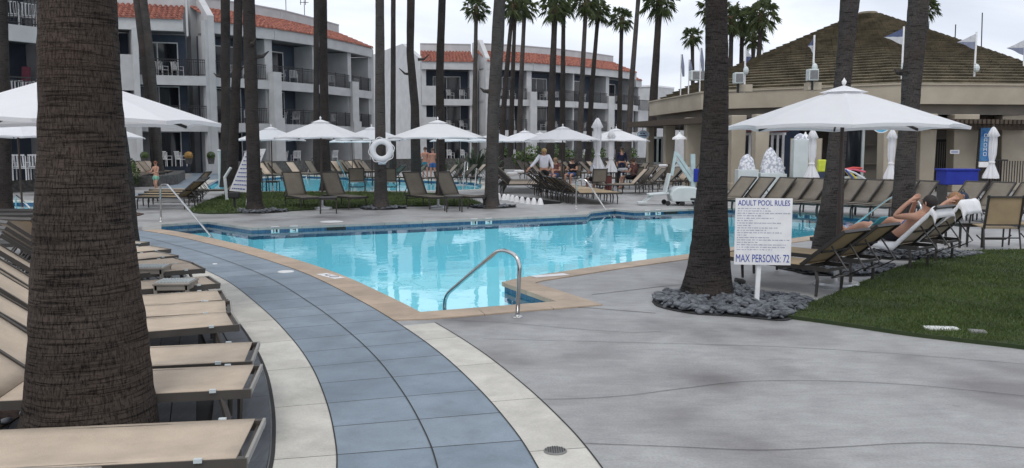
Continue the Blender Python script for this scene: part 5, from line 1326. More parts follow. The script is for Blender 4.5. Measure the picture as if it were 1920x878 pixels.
# ================================================================= HANDRAILS
def onplane(px, py, P, Q):
    """where the photo ray meets the upright plane through ground points P and Q"""
    d = ray(px, py); n = Vector((-(Q.y - P.y), Q.x - P.x, 0)); o = Vector((0, 0, HC)); t = (Vector((P.x, P.y, 0)) - o).dot(n) / d.dot(n); return o + d * t
def arc(pts, n=5):
    """round the corners of a polyline"""
    out_ = [Vector(pts[0])]
    for i in range(1, len(pts) - 1):
        a, b, c = Vector(pts[i - 1]), Vector(pts[i]), Vector(pts[i + 1]); r = min(.13, (a - b).length * .45, (c - b).length * .45)
        p, q = b + (a - b).normalized() * r, b + (c - b).normalized() * r
        for k in range(n + 1): t = k / n; out_.append(p * (1 - t) ** 2 + b * 2 * t * (1 - t) + q * t * t)
    return out_ + [Vector(pts[-1])]
def handrail(base_px, end, mids, label, r=.021, endz=-.115, depth=.7, tail=None):
    P = G(*base_px); Q = G(end[0], end[1], endz); Q0 = Vector((Q.x, Q.y, 0)); root = empty('handrail', (P.x, P.y, 0), 0, label, 'handrail')
    pts = [P + Vector((0, 0, .0))] + [onplane(px, py, P, Q0) for px, py in mids]
    if tail: pts += [onplane(*tail, P, Q0)]
    pts += [Vector((Q.x, Q.y, -depth))] if tail else [Q, Q + (Q - pts[-1]).normalized() * .3]
    mb = MB(); mb.tube([p - P for p in arc(pts)], r, 12); mb.build('rail', M['steel'], root, smooth=True)
    f = MB(); f.lathe([(.058, 0), (.058, .006), (.05, .014), (.026, .02), (.024, .03)], 20); f.build('base_flange', M['steel'], root, smooth=False); return root
handrail((970, 595), (836, 584), [(975, 482), (938, 466)], 'polished steel handrail at the near pool corner, in the centre foreground', tail=(833, 556))
handrail((302, 416), (398, 446), [(300, 347), (314, 346)], 'steel handrail at the left end of the pool beside the stacked loungers')
handrail((1080, 391.5), (1141, 402), [(1081, 337), (1098, 336)], 'steel handrail at the far pool edge in front of the slanted lounger row')
handrail((1726, 446), (1588, 432), [(1728, 384), (1700, 362), (1668, 372)], 'tall pale handrail passing behind the ringed palm at the right', .02)
for b, e, m, lab in (((593, 326), (575, 331), [(592, 294), (584, 298)], 'thin handrail on the left side of the far small pool'), ((668, 322), (650, 333), [(640, 303), (632, 300)], 'slanting pale handrail in the far small pool behind the straight palm'),
                     ((875, 345), (868, 350), [(877, 303), (872, 304)], 'white upright rail post by the ladder of the small pool'), ((899, 346), (890, 352), [(899, 320), (893, 316)], 'hooked ladder rail of the small pool beside the largest spiky plant'),
                     ((700, 322), (720, 333), [(702, 303), (708, 302)], 'short handrail in the small pool behind the lifebuoy palm'), ((58, 392), (30, 378), [(40, 374), (30, 366)], 'pale handrail of the left side pool behind the stored loungers')):
    handrail(b, e, m, lab, .022, 0)

# ================================================================= SIGNS
def words(mb, x0, x1, z, h, rnd, y=-.012, full=1.0):
    """one line of print too small to read in the photograph: word-shaped strokes"""
    x = x0; lim_ = x0 + (x1 - x0) * full
    while x < lim_ - .01:
        w_ = min(rnd.uniform(.012, .05), lim_ - x); k = x
        while k < x + w_ - .003: mb.box((k + .0022, y, z + rnd.uniform(-.0008, .0008)), (.0032, .001, h * rnd.choice((.62, .62, 1.0)))); k += .0058
        x += w_ + .009
p = G(1418, 575); sg = empty('rules_sign', (p.x, p.y, 0), 0, 'white ADULT POOL RULES board reading MAX PERSONS: 72, in pebbles beside the dark palm', 'sign')
a_, b_ = A(1377, 497, p.y - .04), A(1485, 372, p.y - .04); BWd, BHt = b_.x - a_.x, b_.z - a_.z; bc = Vector(((a_.x + b_.x) / 2 - p.x, -.04, (a_.z + b_.z) / 2))
YAW = -.10
mb = MB(); mb.box((0, 0, 0), (BWd, .012, BHt)); bd = mb.build('board', M['white'], sg, bevel=.003); bd.location = bc; bd.rotation_euler = (0, 0, YAW)
text('title', 'ADULT POOL RULES', .080, M['bluesign'], bd, (0, -.0075, BHt / 2 - .052), (pi / 2, 0, 0), bold=.0004, sx=BWd * .91)
text('capacity_line', 'MAX PERSONS: 72', .118, M['bluesign'], bd, (0, -.0075, -BHt / 2 + .066), (pi / 2, 0, 0), bold=0, sx=BWd * .94)
rnd = random.Random(11); mb = MB(); z = BHt / 2 - .108
for full in (.58, .66, 1.0, .48, .70, .30, .86, .25, .78, .56, .86, .22, .64, 1.0, .4, .97, .95, .68): words(mb, -BWd * .46, BWd * .46, z, .0115, rnd, -.0068, full); z -= (BHt - .245) / 18
M['printblue'] = mat('print_blue_grey', (.16, .17, .30), .6)
mb.build('small_print', M['printblue'], bd)
mb = MB(); mb.bar((.0, 0, 0), (bc.x * .3 + .02, 0, 1.02), .045, .03, (0, 1, 0)); mb.build('post', M['white'], sg)
# tilted board behind the thick palm: leans back and is turned, so it shows as a slanted shape
p = G(462, 389); sg = empty('rules_sign', (p.x, p.y, 0), 0, 'white board with blue lettering, tilted and slanting, behind the thick palm', 'sign')
def oP(px, py, Y): q = A(px, py, Y); return q - p
Ya, Yc = p.y - .45, p.y + .25
tl, tr2, br_, bl_ = oP(462, 281, Yc - .2), oP(499, 279, Yc + .1), oP(466, 361, Ya + .45), oP(430, 358, Ya + .1)
nrm = (tr2 - tl).cross(bl_ - tl).normalized() * .012; nrm = nrm if nrm.y > 0 else -nrm
mb = MB(); mb.add([tl, tr2, br_, bl_, tl + nrm, tr2 + nrm, br_ + nrm, bl_ + nrm], [(0, 3, 2, 1), (4, 5, 6, 7), (0, 1, 5, 4), (1, 2, 6, 5), (2, 3, 7, 6), (3, 0, 4, 7)]); bd = mb.build('board', M['white'], sg)
mb = MB(); rnd = random.Random(4)
for i in range(10):
    v = .07 + i * .095; L0, R0_ = tl.lerp(bl_, v), tr2.lerp(br_, v); dn = (bl_ - tl).normalized() * (.030 if i else .045); u = .08; e_ = rnd.uniform(.7, .93)
    while u < e_:
        u1 = min(e_, u + rnd.uniform(.05, .12)); q = [L0.lerp(R0_, u), L0.lerp(R0_, u1)]; o_ = -nrm * .3
        mb.add([q[0] + o_, q[0] + dn + o_, q[1] + dn + o_, q[1] + o_], [(0, 1, 2, 3)]); u = u1 + .03
mb.build('lettering', M['bluesign'], bd)
mb = MB(); mb.tube([(0, 0, 0), br_ * .97 + Vector((0, .03, .35))], .022, 6); mb.build('post', M['white'], sg)
# oval and round signs, banner
M['paleblue'] = mat('pale_blue_sign', (.42, .55, .66), .5); M['cyan'] = mat('cyan_sign', (.12, .42, .62), .5); M['banner'] = fabric('blue_banner', (.03, .11, .30), 60, 0, (.10, .25, .42)); M['boxblue'] = fabric('royal_blue_cover', (.025, .04, .30), 60)
M['lettering_grey'] = mat('lettering_grey', (.07, .07, .12), .6)
def disc_sign(px, py, Y, rx, rz_, label, mt, stripes):
    c = A(px, py, Y); root = empty('hanging_sign', c, 0, label, 'sign'); n = 28; mb = MB()
    vs = [(rx * cos(2 * pi * k / n), y, rz_ * sin(2 * pi * k / n)) for y in (-.02, .02) for k in range(n)]
    mb.add(vs, [tuple(range(n)), tuple(range(2 * n - 1, n - 1, -1))] + [(k, n + k, n + (k + 1) % n, (k + 1) % n) for k in range(n)]); o = mb.build('board', mt, root)
    mb = MB()
    for k in range(n):
        a0, a1 = 2 * pi * k / n, 2 * pi * (k + 1) / n
        mb.bar((rx * .97 * cos(a0), -.025, rz_ * .97 * sin(a0)), (rx * .97 * cos(a1), -.025, rz_ * .97 * sin(a1)), .03, .04, (0, 1, 0))
    mb.build('rim', M['white'], o); mb = MB()
    for x, z, w_, h in stripes: mb.box((x, -.024, z), (w_, .006, h))
    mb.build('lettering', M['lettering_grey'], o); mb = MB(); mb.tube([(0, 0, rz_), (0, 0, rz_ + .35)], .015, 5); mb.build('hanger', M['rail'], root)
disc_sign(1205, 252.5, 40, .30, .19, 'small oval white sign hanging under the pavilion side eave', M['paleblue'], [(0, -.05, .34, .05), (-.08, .05, .08, .05), (.05, .05, .12, .05)])
disc_sign(1652, 232, 30.6, .34, .33, 'round blue sign half hidden by the nearest umbrella on the pavilion', M['cyan'], [(-.12, -.12, .06, .10), (-.04, -.12, .05, .10), (.04, -.12, .05, .10), (.12, -.12, .06, .10)])
b0, b1 = A(1836, 302, 31.6), A(1866, 240, 31.6); root = empty('banner', (b0.x, b0.y, 0), 0, 'tall blue banner with white vertical lettering on the pavilion front', 'banner')
mb = MB(); mb.box(((b1.x - b0.x) / 2, 0, (b0.z + b1.z) / 2), (b1.x - b0.x, .02, b1.z - b0.z)); mb.build('cloth', M['banner'], root)
mb = MB()
for k in range(5):
    z = b1.z - .28 - k * .17; x = (b1.x - b0.x) * .36
    for (dx, dz, sx_, sz_) in ((-.05, 0, .018, .12), (.05, 0, .018, .12), (0, .055, .1, .016)) + (((0, -.055, .1, .016),) if k % 2 == 0 else ((0, 0, .1, .016),)): mb.box((x + dx, -.014, z + dz), (sx_, .004, sz_))
mb.build('lettering', M['white'], root); mb = MB(); mb.box(((b1.x - b0.x) * .5, -.02, b0.z - .13), (b1.x - b0.x + .05, .06, .2)); mb.build('lower_panel', M['white'], root)
mb = MB(); mb.tube([(0, .03, 0), (0, .03, b1.z + .05)], .02, 6); mb.build('pole', M['rail'], root)
a, b = A(1773, 347, 24.5), A(1836, 320, 24.5); root = empty('towel_bin', ((a.x + b.x) / 2, 24.8, 0), 0, 'bright royal blue box behind the right-hand loungers', 'bin')
mb = MB(); mb.box((0, 0, (a.z + b.z) / 2), (b.x - a.x, .6, b.z - a.z)); mb.build('body', M['boxblue'], root, bevel=.03); mb = MB(); mb.box((0, 0, b.z + .02), (b.x - a.x + .05, .65, .05)); mb.build('lid', M['boxblue'], root, bevel=.01)
for x in (-1, 1):
    mb = MB(); mb.box((x * (b.x - a.x) * .44, 0, a.z / 2), (.06, .5, a.z)); mb.build('leg', M['frame_dark'], root)
# notice plate on the column
mb = MB(); c = A(1790, 285, 31.7); mb.box((0, 0, 0), (.34, .01, .14)); o = mb.build('notice_plate', M['white']); o.location = c; tag(o, 'small pale notice plate on the wide column beside the black gate', 'notice'); mb = MB(); mb.box((0, -.008, .02), (.26, .002, .02)); mb.box((0, -.008, -.03), (.26, .002, .02)); mb.build('lettering', M['bluesign'], o)

# ================================================================= LIFEBUOY
c = A(715.5, 282, 22.78); root = empty('lifebuoy', c, 0, 'white rope-wrapped lifebuoy hung on the ringed palm', 'lifebuoy')
mb = MB(); n, m_ = 36, 12; Rr, rt = .235, .078
vs = [((Rr + rt * cos(2 * pi * j / m_) * (1 + .04 * (i % 2))) * cos(2 * pi * i / n), rt * .8 * sin(2 * pi * j / m_), (Rr + rt * cos(2 * pi * j / m_)) * sin(2 * pi * i / n)) for i in range(n) for j in range(m_)]
mb.add(vs, [(i * m_ + j, i * m_ + (j + 1) % m_, ((i + 1) % n) * m_ + (j + 1) % m_, ((i + 1) % n) * m_ + j) for i in range(n) for j in range(m_)]); mb.build('ring', M['canvas'], root, smooth=True)
mb = MB(); mb.tube([((Rr + rt * 1.25 + .02 * sin(8 * a)) * cos(a), -.02, (Rr + rt * 1.25 + .02 * sin(8 * a)) * sin(a)) for a in [2 * pi * k / 40 for k in range(41)]], .012, 6); mb.build('rope', M['towel'], root, smooth=True)
mb = MB(); mb.box((0, .04, -.30), (.2, .1, .16)); mb.build('holder', M['paleblue'], root, bevel=.02)
mb = MB(); mb.tube([(0, .02, -.15), (.02, -.03, .02), (0, .02, .18)], .015, 6); mb.build('hook', M['rail'], root)

# ================================================================= POOL LIFTS
def pool_lift(loc, label, rz=0, mirror=1):
    root = empty('pool_lift', loc, rz, label, 'pool lift'); s = 1 / 65.0; X = lambda px: (px - 1285) * s * mirror; Z = lambda py: (386 - py) * s
    b = MB(); prof = [(1259, 378), (1256, 366), (1260, 357), (1268, 351.5), (1285, 350), (1302, 351), (1312, 356), (1316, 364), (1315, 378)]
    vs = []; 
    for y, k in ((-.36, .93), (-.30, 1), (.30, 1), (.36, .93)): vs += [(X(1287) + (X(px) - X(1287)) * k, y, Z(378) + (Z(py) - Z(378)) * k) for px, py in prof]
    n = len(prof); b.add(vs, [tuple(range(n - 1, -1, -1)), tuple(range(3 * n, 4 * n))] + [(r * n + k, r * n + (k + 1) % n, (r + 1) * n + (k + 1) % n, (r + 1) * n + k) for r in range(3) for k in range(n)]); b.build('body', M['plastic'], root, bevel=.015)
    for px in (1252, 1279, 1310):
        for y in (-.33, .33):
            w_ = MB(); w_.M = Matrix.Translation((X(px), y, .075)) @ Matrix.Rotation(pi / 2, 4, 'X'); w_.lathe([(.03, -.025), (.07, -.022), (.075, 0), (.07, .022), (.03, .025)], 14); w_.build('wheel', M['black'], root)
    m_ = MB(); m_.box((X(1302), 0, (Z(363) + Z(284)) / 2), (.12, .12, Z(284) - Z(352)), ry=-.03 * mirror); m_.build('mast', M['teal'], root)
    for a, b2 in (((1270, 287), (1301, 331)), ((1273, 303), (1299, 340))):
        q = MB(); q.bar((X(a[0]), 0, Z(a[1])), (X(b2[0]), 0, Z(b2[1])), .09, .09); q.build('lift_arm', M['teal'], root)
    q = MB(); q.bar((X(1269), 0, Z(284)), (X(1262), 0, Z(330)), .08, .08); q.build('seat_hanger', M['teal'], root)
    q = MB(); q.box((X(1309), -.02, (Z(317) + Z(342)) / 2), (.2, .22, .38)); q.build('battery_box', M['boxblue'], root, bevel=.02)
    st_ = MB(); st_.bar((X(1257), 0, Z(326)), (X(1249), 0, Z(363)), .5, .05, (0, 0, 1)); 
    st_.bar((X(1255), 0, Z(363)), (X(1217), 0, Z(366)), .48, .06); st_.build('seat', M['plastic'], root, bevel=.02)
    for y in (-.16, .16):
        q = MB(); q.bar((X(1226), y, Z(367)), (X(1208), y, Z(381)), .05, .04); q.build('leg_rest', M['plastic'], root)
    q = MB(); q.bar((X(1214), 0, Z(380)), (X(1198), 0, Z(381)), .4, .03); q.build('footrest', M['plastic'], root); return root
p = G(1285, 386); pool_lift((p.x, p.y + .3, 0), 'pale teal pool lift with white seat and wheeled body left of the dark palm')
p = G(205, 377); pool_lift((p.x - .35, p.y, 0), 'second pool lift whose grey rounded body shows right of the enormous trunk', pi)

# ================================================================= SMALL ITEMS
def simple(name, cat, label, loc, parts):
    root = empty(name, loc, 0, label, cat)
    for nm, mb, mt, bv in parts: mb.build(nm, mt, root, bevel=bv)
    return root
def B_(*a, **k): m = MB(); m.box(*a, **k); return m
p = G(1387, 541); simple('landscape_light', 'garden light', 'small black ground light beside the dark palm base', (p.x, p.y, 0), [('housing', B_((0, 0, .09), (.11, .13, .05), ry=.2), M['black'], .01), ('stake', B_((0, .0, .04), (.025, .025, .08)), M['black'], 0)])
p = G(440, 392); simple('landscape_light', 'garden light', 'dark ground light on the lawn below the tilted sign', (p.x, p.y, 0), [('housing', B_((0, 0, .38), (.3, .2, .14)), M['black'], .01), ('stake', B_((0, .0, .17), (.05, .05, .34)), M['black'], 0)])
# pale post beside the tilted sign
p = G(426, 378); mb = MB(); mb.tube([(0, 0, 0), (-.05, 0, .75), (.15, 0, 1.05)], [.05, .05, .045], 8); o = mb.build('bollard', M['plastic']); o.location = p; tag(o, 'bent pale post on the lawn left of the tilted sign', 'post')
p = G(413, 350); mb = MB(); mb.tube([(0, 0, 0), (0, 0, 1.5)], .07, 8); mb.ell((0, 0, 1.52), (.09, .09, .06)); o = mb.build('bollard', M['plastic']); o.location = p; tag(o, 'straight pale post in front of the hotel steps left of the palm trio', 'post')
# stone ledge below the far-left row, low terrace walls
M['stone'] = mat('dark_stone', (.11, .105, .10), .85, (.05, .048, .045), 9, 5, bump=.5)
def low_wall(pts, h, th, name, label, mt):
    mb = MB()
    for a, b in zip(pts, pts[1:]): mb.bar((a[0], a[1], h / 2), (b[0], b[1], h / 2), th, h)
    o = mb.build(name, mt); tag(o, label, 'low wall'); return o
low_wall([G(200, 350)[:2], G(290, 350)[:2], G(322, 346)[:2], G(338, 336)[:2]], .45, .5, 'stone_ledge', 'dark stone ledge under the pale loungers at the left', M['stone'])
low_wall([G(-40, 362)[:2], G(130, 356)[:2]], .45, .5, 'stone_ledge', 'dark stone ledge left of the enormous trunk behind the side pool', M['stone'])
low_wall([XY(430, 49), XY(640, 53), XY(760, 60), XY(1000, 66), XY(1230, 66)], .85, .3, 'terrace_wall', 'long low dark terrace wall along the hotel fronts', M['stone'])  # dark stone tone and height also paint in the shade under the umbrellas
# pool noodles, yellow vest, cloth mounds, bins
cols = [(.55, .08, .07), (.60, .12, .18), (.70, .50, .05), (.75, .62, .10), (.65, .67, .70), (.05, .10, .35)]
q = A(1583, 318, 29.5)
for i, (c_, dx, dz, ln) in enumerate(zip(cols, (1, 1, .6, .85, .95, .75), (.06, -.12, -.85, -.7, -.45, -.95), (.62, .72, .6, .62, .8, .7))):
    d = Vector((dx, 0, dz)).normalized(); mb = MB(); mb.tube([(0, 0, 0), d * ln * .5 + Vector((0, 0, .04)), d * ln], .035, 8); o = mb.build('pool_noodle', mat('foam_' + str(i), c_, .8)); o.location = q + Vector((0, -.02 * i, 0)); tag(o, ['red', 'pink', 'orange', 'yellow', 'white', 'navy'][i] + ' foam pool noodle hanging from a bunch by the pavilion window', 'pool noodle', 'bunch of coloured pool noodles')
q = A(1541, 300, 29.4); simple('life_vest', 'vest', 'yellow and navy vest hanging beside the tan storage panel', (q.x, q.y, q.z - .4), [('yellow_panel', B_((0, 0, .2), (.3, .14, .42), rz=.2), mat('hi_vis_yellow', (.55, .62, .06), .8), .04), ('navy_panel', B_((0, 0, -.18), (.28, .13, .32), rz=.1), M['navy'], .04)])
def mound(px, py, Y, r, h, label):
    q = A(px, py, Y); root = empty('towel_pile', (q.x, q.y, q.z), 0, label, 'towels'); mb = MB(); n = 18; rows = []; sd_ = px * .1
    for i in range(9):
        t = i / 8; rr = r * .8 * (1 - t ** 1.6) ** .55 + .015; rows.append([(rr * (1 + .16 * noise.noise(Vector((cos(a) * 2, sin(a) * 2, t * 5 + sd_)))) * cos(a), rr * .8 * sin(a), h * t) for a in [2 * pi * k / n for k in range(n)]])
    mb.add([v for r_ in rows for v in r_], [(i * n + k, i * n + (k + 1) % n, (i + 1) * n + (k + 1) % n, (i + 1) * n + k) for i in range(8) for k in range(n)] + [tuple(range(8 * n, 9 * n))]); mb.build('cloth', M['patterned'], root, smooth=False)
    mb = MB(); mb.box((0, 0, -q.z / 2), (r * 2, r * 1.4, q.z)); mb.build('cart', M['plastic'], root, bevel=.02)
def patterned():
    m, t, N, L, b = new_mat('white_patterned_cloth'); tc = N.new('ShaderNodeTexCoord'); v = N.new('ShaderNodeTexVoronoi'); v.inputs['Scale'].default_value = 11; L.new(tc.outputs['Object'], v.inputs[0])
    L.new(ramp_n(N, L, v.outputs[0], [(.35, (.72, .73, .76)), (.7, (.36, .38, .44))]), b.inputs['Base Color']); b.inputs['Roughness'].default_value = .9; return m
M['patterned'] = patterned()
mound(1400, 318, 30.5, .36, .55, 'white patterned cloth pile on a cart left of the second pavilion column')
mound(1443, 324, 30.6, .40, .90, 'tallest white patterned cloth pile in front of the pavilion window')
mound(1458, 326, 31.0, .28, .62, 'smaller white patterned cloth pile beside the tallest one')
mound(1500, 262, 30.8, .26, .22, 'white cloth bundle above the tan storage panel'); 
# white shade lamp hung from the eave
def hang_lamp(px, py, Y, lab):
    q = A(px, py, Y); simple('hanging_lamp', 'lamp', lab, q, [('shade', (lambda m: (m.lathe([(.30, -.1), (.27, -.02), (.14, .05), (.05, .12), (.02, .2)], 18), m)[1])(MB()), M['white'], 0), ('cord', (lambda m: (m.tube([(0, 0, .2), (0, 0, .5)], .012, 5), m)[1])(MB()), M['rail'], 0)])
hang_lamp(1274, 257, 34.5, 'white bell lamp hanging between the left pavilion columns'); hang_lamp(1510, 258, 31.3, 'white bell lamp hanging above the tan storage panel')
# red bin, dining tables and rolled towels
p = G(1140, 358); simple('cooler_box', 'cooler', 'dark red upright cooler beside the seated guest', (p.x, p.y, 0), [('body', B_((0, 0, .27), (.26, .3, .54)), mat('dark_red', (.13, .025, .02), .5), .02), ('lid', B_((0, 0, .565), (.28, .32, .04)), mat('dark_red_lid', (.09, .02, .018), .5), .01)])
for px, py, lab in ((1158, 352, 'dark dining table beside the dark red cooler'), (1082, 330, 'dark dining table behind the slanted lounger row'), (1190, 332, 'dark dining table under the pavilion-side umbrella'), (985, 318, 'dark dining table in the shade left of the standing woman')):
    p = G(px, py); simple('dining_table', 'table', lab, (p.x, p.y, 0), [('tabletop', B_((0, 0, .73), (1.0, .9, .04)), M['frame_dark'], .01), ('pedestal', B_((0, 0, .36), (.12, .12, .7)), M['frame_dark'], 0), ('base', B_((0, 0, .02), (.5, .5, .04)), M['frame_dark'], 0)])
def rolled(px, py, Y, lab, rz=0):
    q = A(px, py, Y); mb = MB(); mb.M = Matrix.Rotation(pi / 2, 4, 'Y'); mb.lathe([(.02, -.2), (.055, -.19), (.065, -.1), (.065, .1), (.055, .19), (.02, .2)], 10); o = mb.build('rolled_towel', M['towel'], smooth=True); o.location = q; o.rotation_euler = (0, 0, rz); tag(o, lab, 'towel', 'white rolled towels')
for px, py, Y, lab in ((1186, 312, 36, 'white rolled towel on the near table of the pavilion shade'), (1168, 318, 35, 'white rolled towel beside the dark dining table'), (1214, 330, 35, 'white rolled towel on a lounger left of the slim column'), (1244, 311, 36, 'white rolled towel behind the slim pavilion column'),
                       (960, 326, 31.4, 'white rolled towel on the curved pale lounger row'), (973, 322, 32.6, 'second white rolled towel on the curved pale lounger row')):
    rolled(px, py, Y, lab, .3)
# bag and objects in the dark gap of the row
q = XY(1406, 21.6); mb = MB(); mb.ell((0, 0, .2), (.2, .16, .2), 10, 8); mb.tube([(-.12, 0, .34), (0, 0, .5), (.12, 0, .34)], .014, 6); o = mb.build('beach_bag', M['black'], smooth=True); o.location = (q[0], q[1], 0); tag(o, 'black bag in the gap of the lounger row before the pavilion', 'bag')
q = XY(1786 + 24, 18.9); mb = MB(); mb.ell((0, 0, .5), (.14, .12, .16), 10, 8); mb.tube([(-.06, 0, .62), (0, 0, .72), (.06, 0, .62)], .012, 6); o = mb.build('beach_bag', M['navy'], smooth=True); o.location = (q[0], q[1], .05); tag(o, 'navy bag between the loungers below the blue box', 'bag')
# pink towel and dark planter by the hotels
q = A(49, 150, 33.5); mb = MB(); mb.box((0, 0, 0), (.35, .05, 1.0), ry=.05); mb.box((.03, -.06, .2), (.3, .05, .6), ry=.1); o = mb.build('beach_towel', mat('dusty_pink_towel', (.33, .10, .14), .9), bevel=.02); o.location = q; tag(o, 'dusty pink towel draped over a balcony chair of the near left wing', 'towel')
for px, Y, lab in ((270, 51.0, 'dark round-leaved potted plant at the hotel wall'), (353, 51.2, 'orange flowering potted plant on the hotel terrace'), (395, 51.4, 'dark potted plant at the right end of the hotel terrace')):
    q = XY(px, Y); root = empty('potted_plant', (q[0], q[1], .66), 0, lab, 'plant'); mb = MB(); mb.lathe([(.16, 0), (.22, .35), (.2, .35), (.18, .3)], 14); mb.build('pot', M['stone'], root); mb = MB(); rnd = random.Random(px)
    for i in range(150):
        u = Vector((rnd.gauss(0, 1), rnd.gauss(0, 1), rnd.gauss(0, 1))).normalized(); c_ = Vector((0, 0, .5)) + u * .24; a_ = u.orthogonal().normalized() * .09; b_ = a_.cross(u) * .6; mb.add([c_ - a_, c_ + b_, c_ + a_, c_ - b_], [(0, 1, 2, 3)])
    mb.build('foliage', mat('orange_flower', (.45, .26, .08), .8) if 'orange' in lab else M['shrub'], root)
# ================================================================= PEOPLE
def skin_obj(name, verts, edges, radii, mt, parent, root_i=0, sub=2, extra=None):
    me = bpy.data.meshes.new(name + '_c'); me.from_pydata(verts, edges, []); o = bpy.data.objects.new(name + '_c', me); COL.objects.link(o)
    m = o.modifiers.new('k', 'SKIN'); m.use_smooth_shade = True
    sv_ = me.skin_vertices[0].data
    for i, r in enumerate(radii): sv_[i].radius = (r, r) if not isinstance(r, tuple) else r; sv_[i].use_root = (i == root_i)
    s = o.modifiers.new('s', 'SUBSURF'); s.levels = sub; s.render_levels = sub
    dg = bpy.context.evaluated_depsgraph_get(); nm = bpy.data.meshes.new_from_object(o.evaluated_get(dg)); nm.name = name
    bpy.data.objects.remove(o)
    if extra:
        bm = bmesh.new(); bm.from_mesh(nm)
        for c, r in extra:
            t = bmesh.ops.create_icosphere(bm, subdivisions=2, radius=1)
            for v in t['verts']: v.co = Vector((v.co.x * r[0], v.co.y * r[1], v.co.z * r[2])) + Vector(c)
        bm.to_mesh(nm); bm.free()
    nm.materials.clear(); nm.materials.append(mt)
    for p in nm.polygons: p.use_smooth = True; p.material_index = 0
    r_ = bpy.data.objects.new(name, nm); COL.objects.link(r_); r_.parent = parent; return r_
STAND = dict(pel=(0, 0, .93), sp=(0, -.01, 1.08), ch=(0, 0, 1.27), nk=(0, -.01, 1.42), hb=(0, .005, 1.49), hd=(0, .02, 1.57), ht=(0, .01, 1.645),
             sl=(-.165, 0, 1.37), el=(-.23, -.02, 1.11), wl=(-.25, .05, .88), hl=(-.25, .08, .80), sr=(.165, 0, 1.37), er=(.23, -.02, 1.11), wr=(.25, .05, .88), hr=(.25, .08, .80),
             ul=(-.095, 0, .87), kl=(-.10, .02, .50), al=(-.10, -.01, .09), tl=(-.11, .15, .03), ur=(.095, 0, .87), kr=(.10, .02, .50), ar=(.10, -.01, .09), tr=(.11, .15, .03))
RAD = dict(pel=(.15, .10), sp=(.125, .09), ch=(.145, .10), nk=.052, hb=.062, hd=(.078, .092), ht=.05, sl=.058, el=.04, wl=.027, hl=(.036, .018), sr=.058, er=.04, wr=.027, hr=(.036, .018), ul=.085, kl=.055, al=.036, tl=.03, ur=.085, kr=.055, ar=.036, tr=.03)
ED = [('pel', 'sp'), ('sp', 'ch'), ('ch', 'nk'), ('nk', 'hb'), ('hb', 'hd'), ('hd', 'ht'), ('ch', 'sl'), ('sl', 'el'), ('el', 'wl'), ('wl', 'hl'), ('ch', 'sr'), ('sr', 'er'), ('er', 'wr'), ('wr', 'hr'), ('pel', 'ul'), ('ul', 'kl'), ('kl', 'al'), ('al', 'tl'), ('pel', 'ur'), ('ur', 'kr'), ('kr', 'ar'), ('ar', 'tr')]
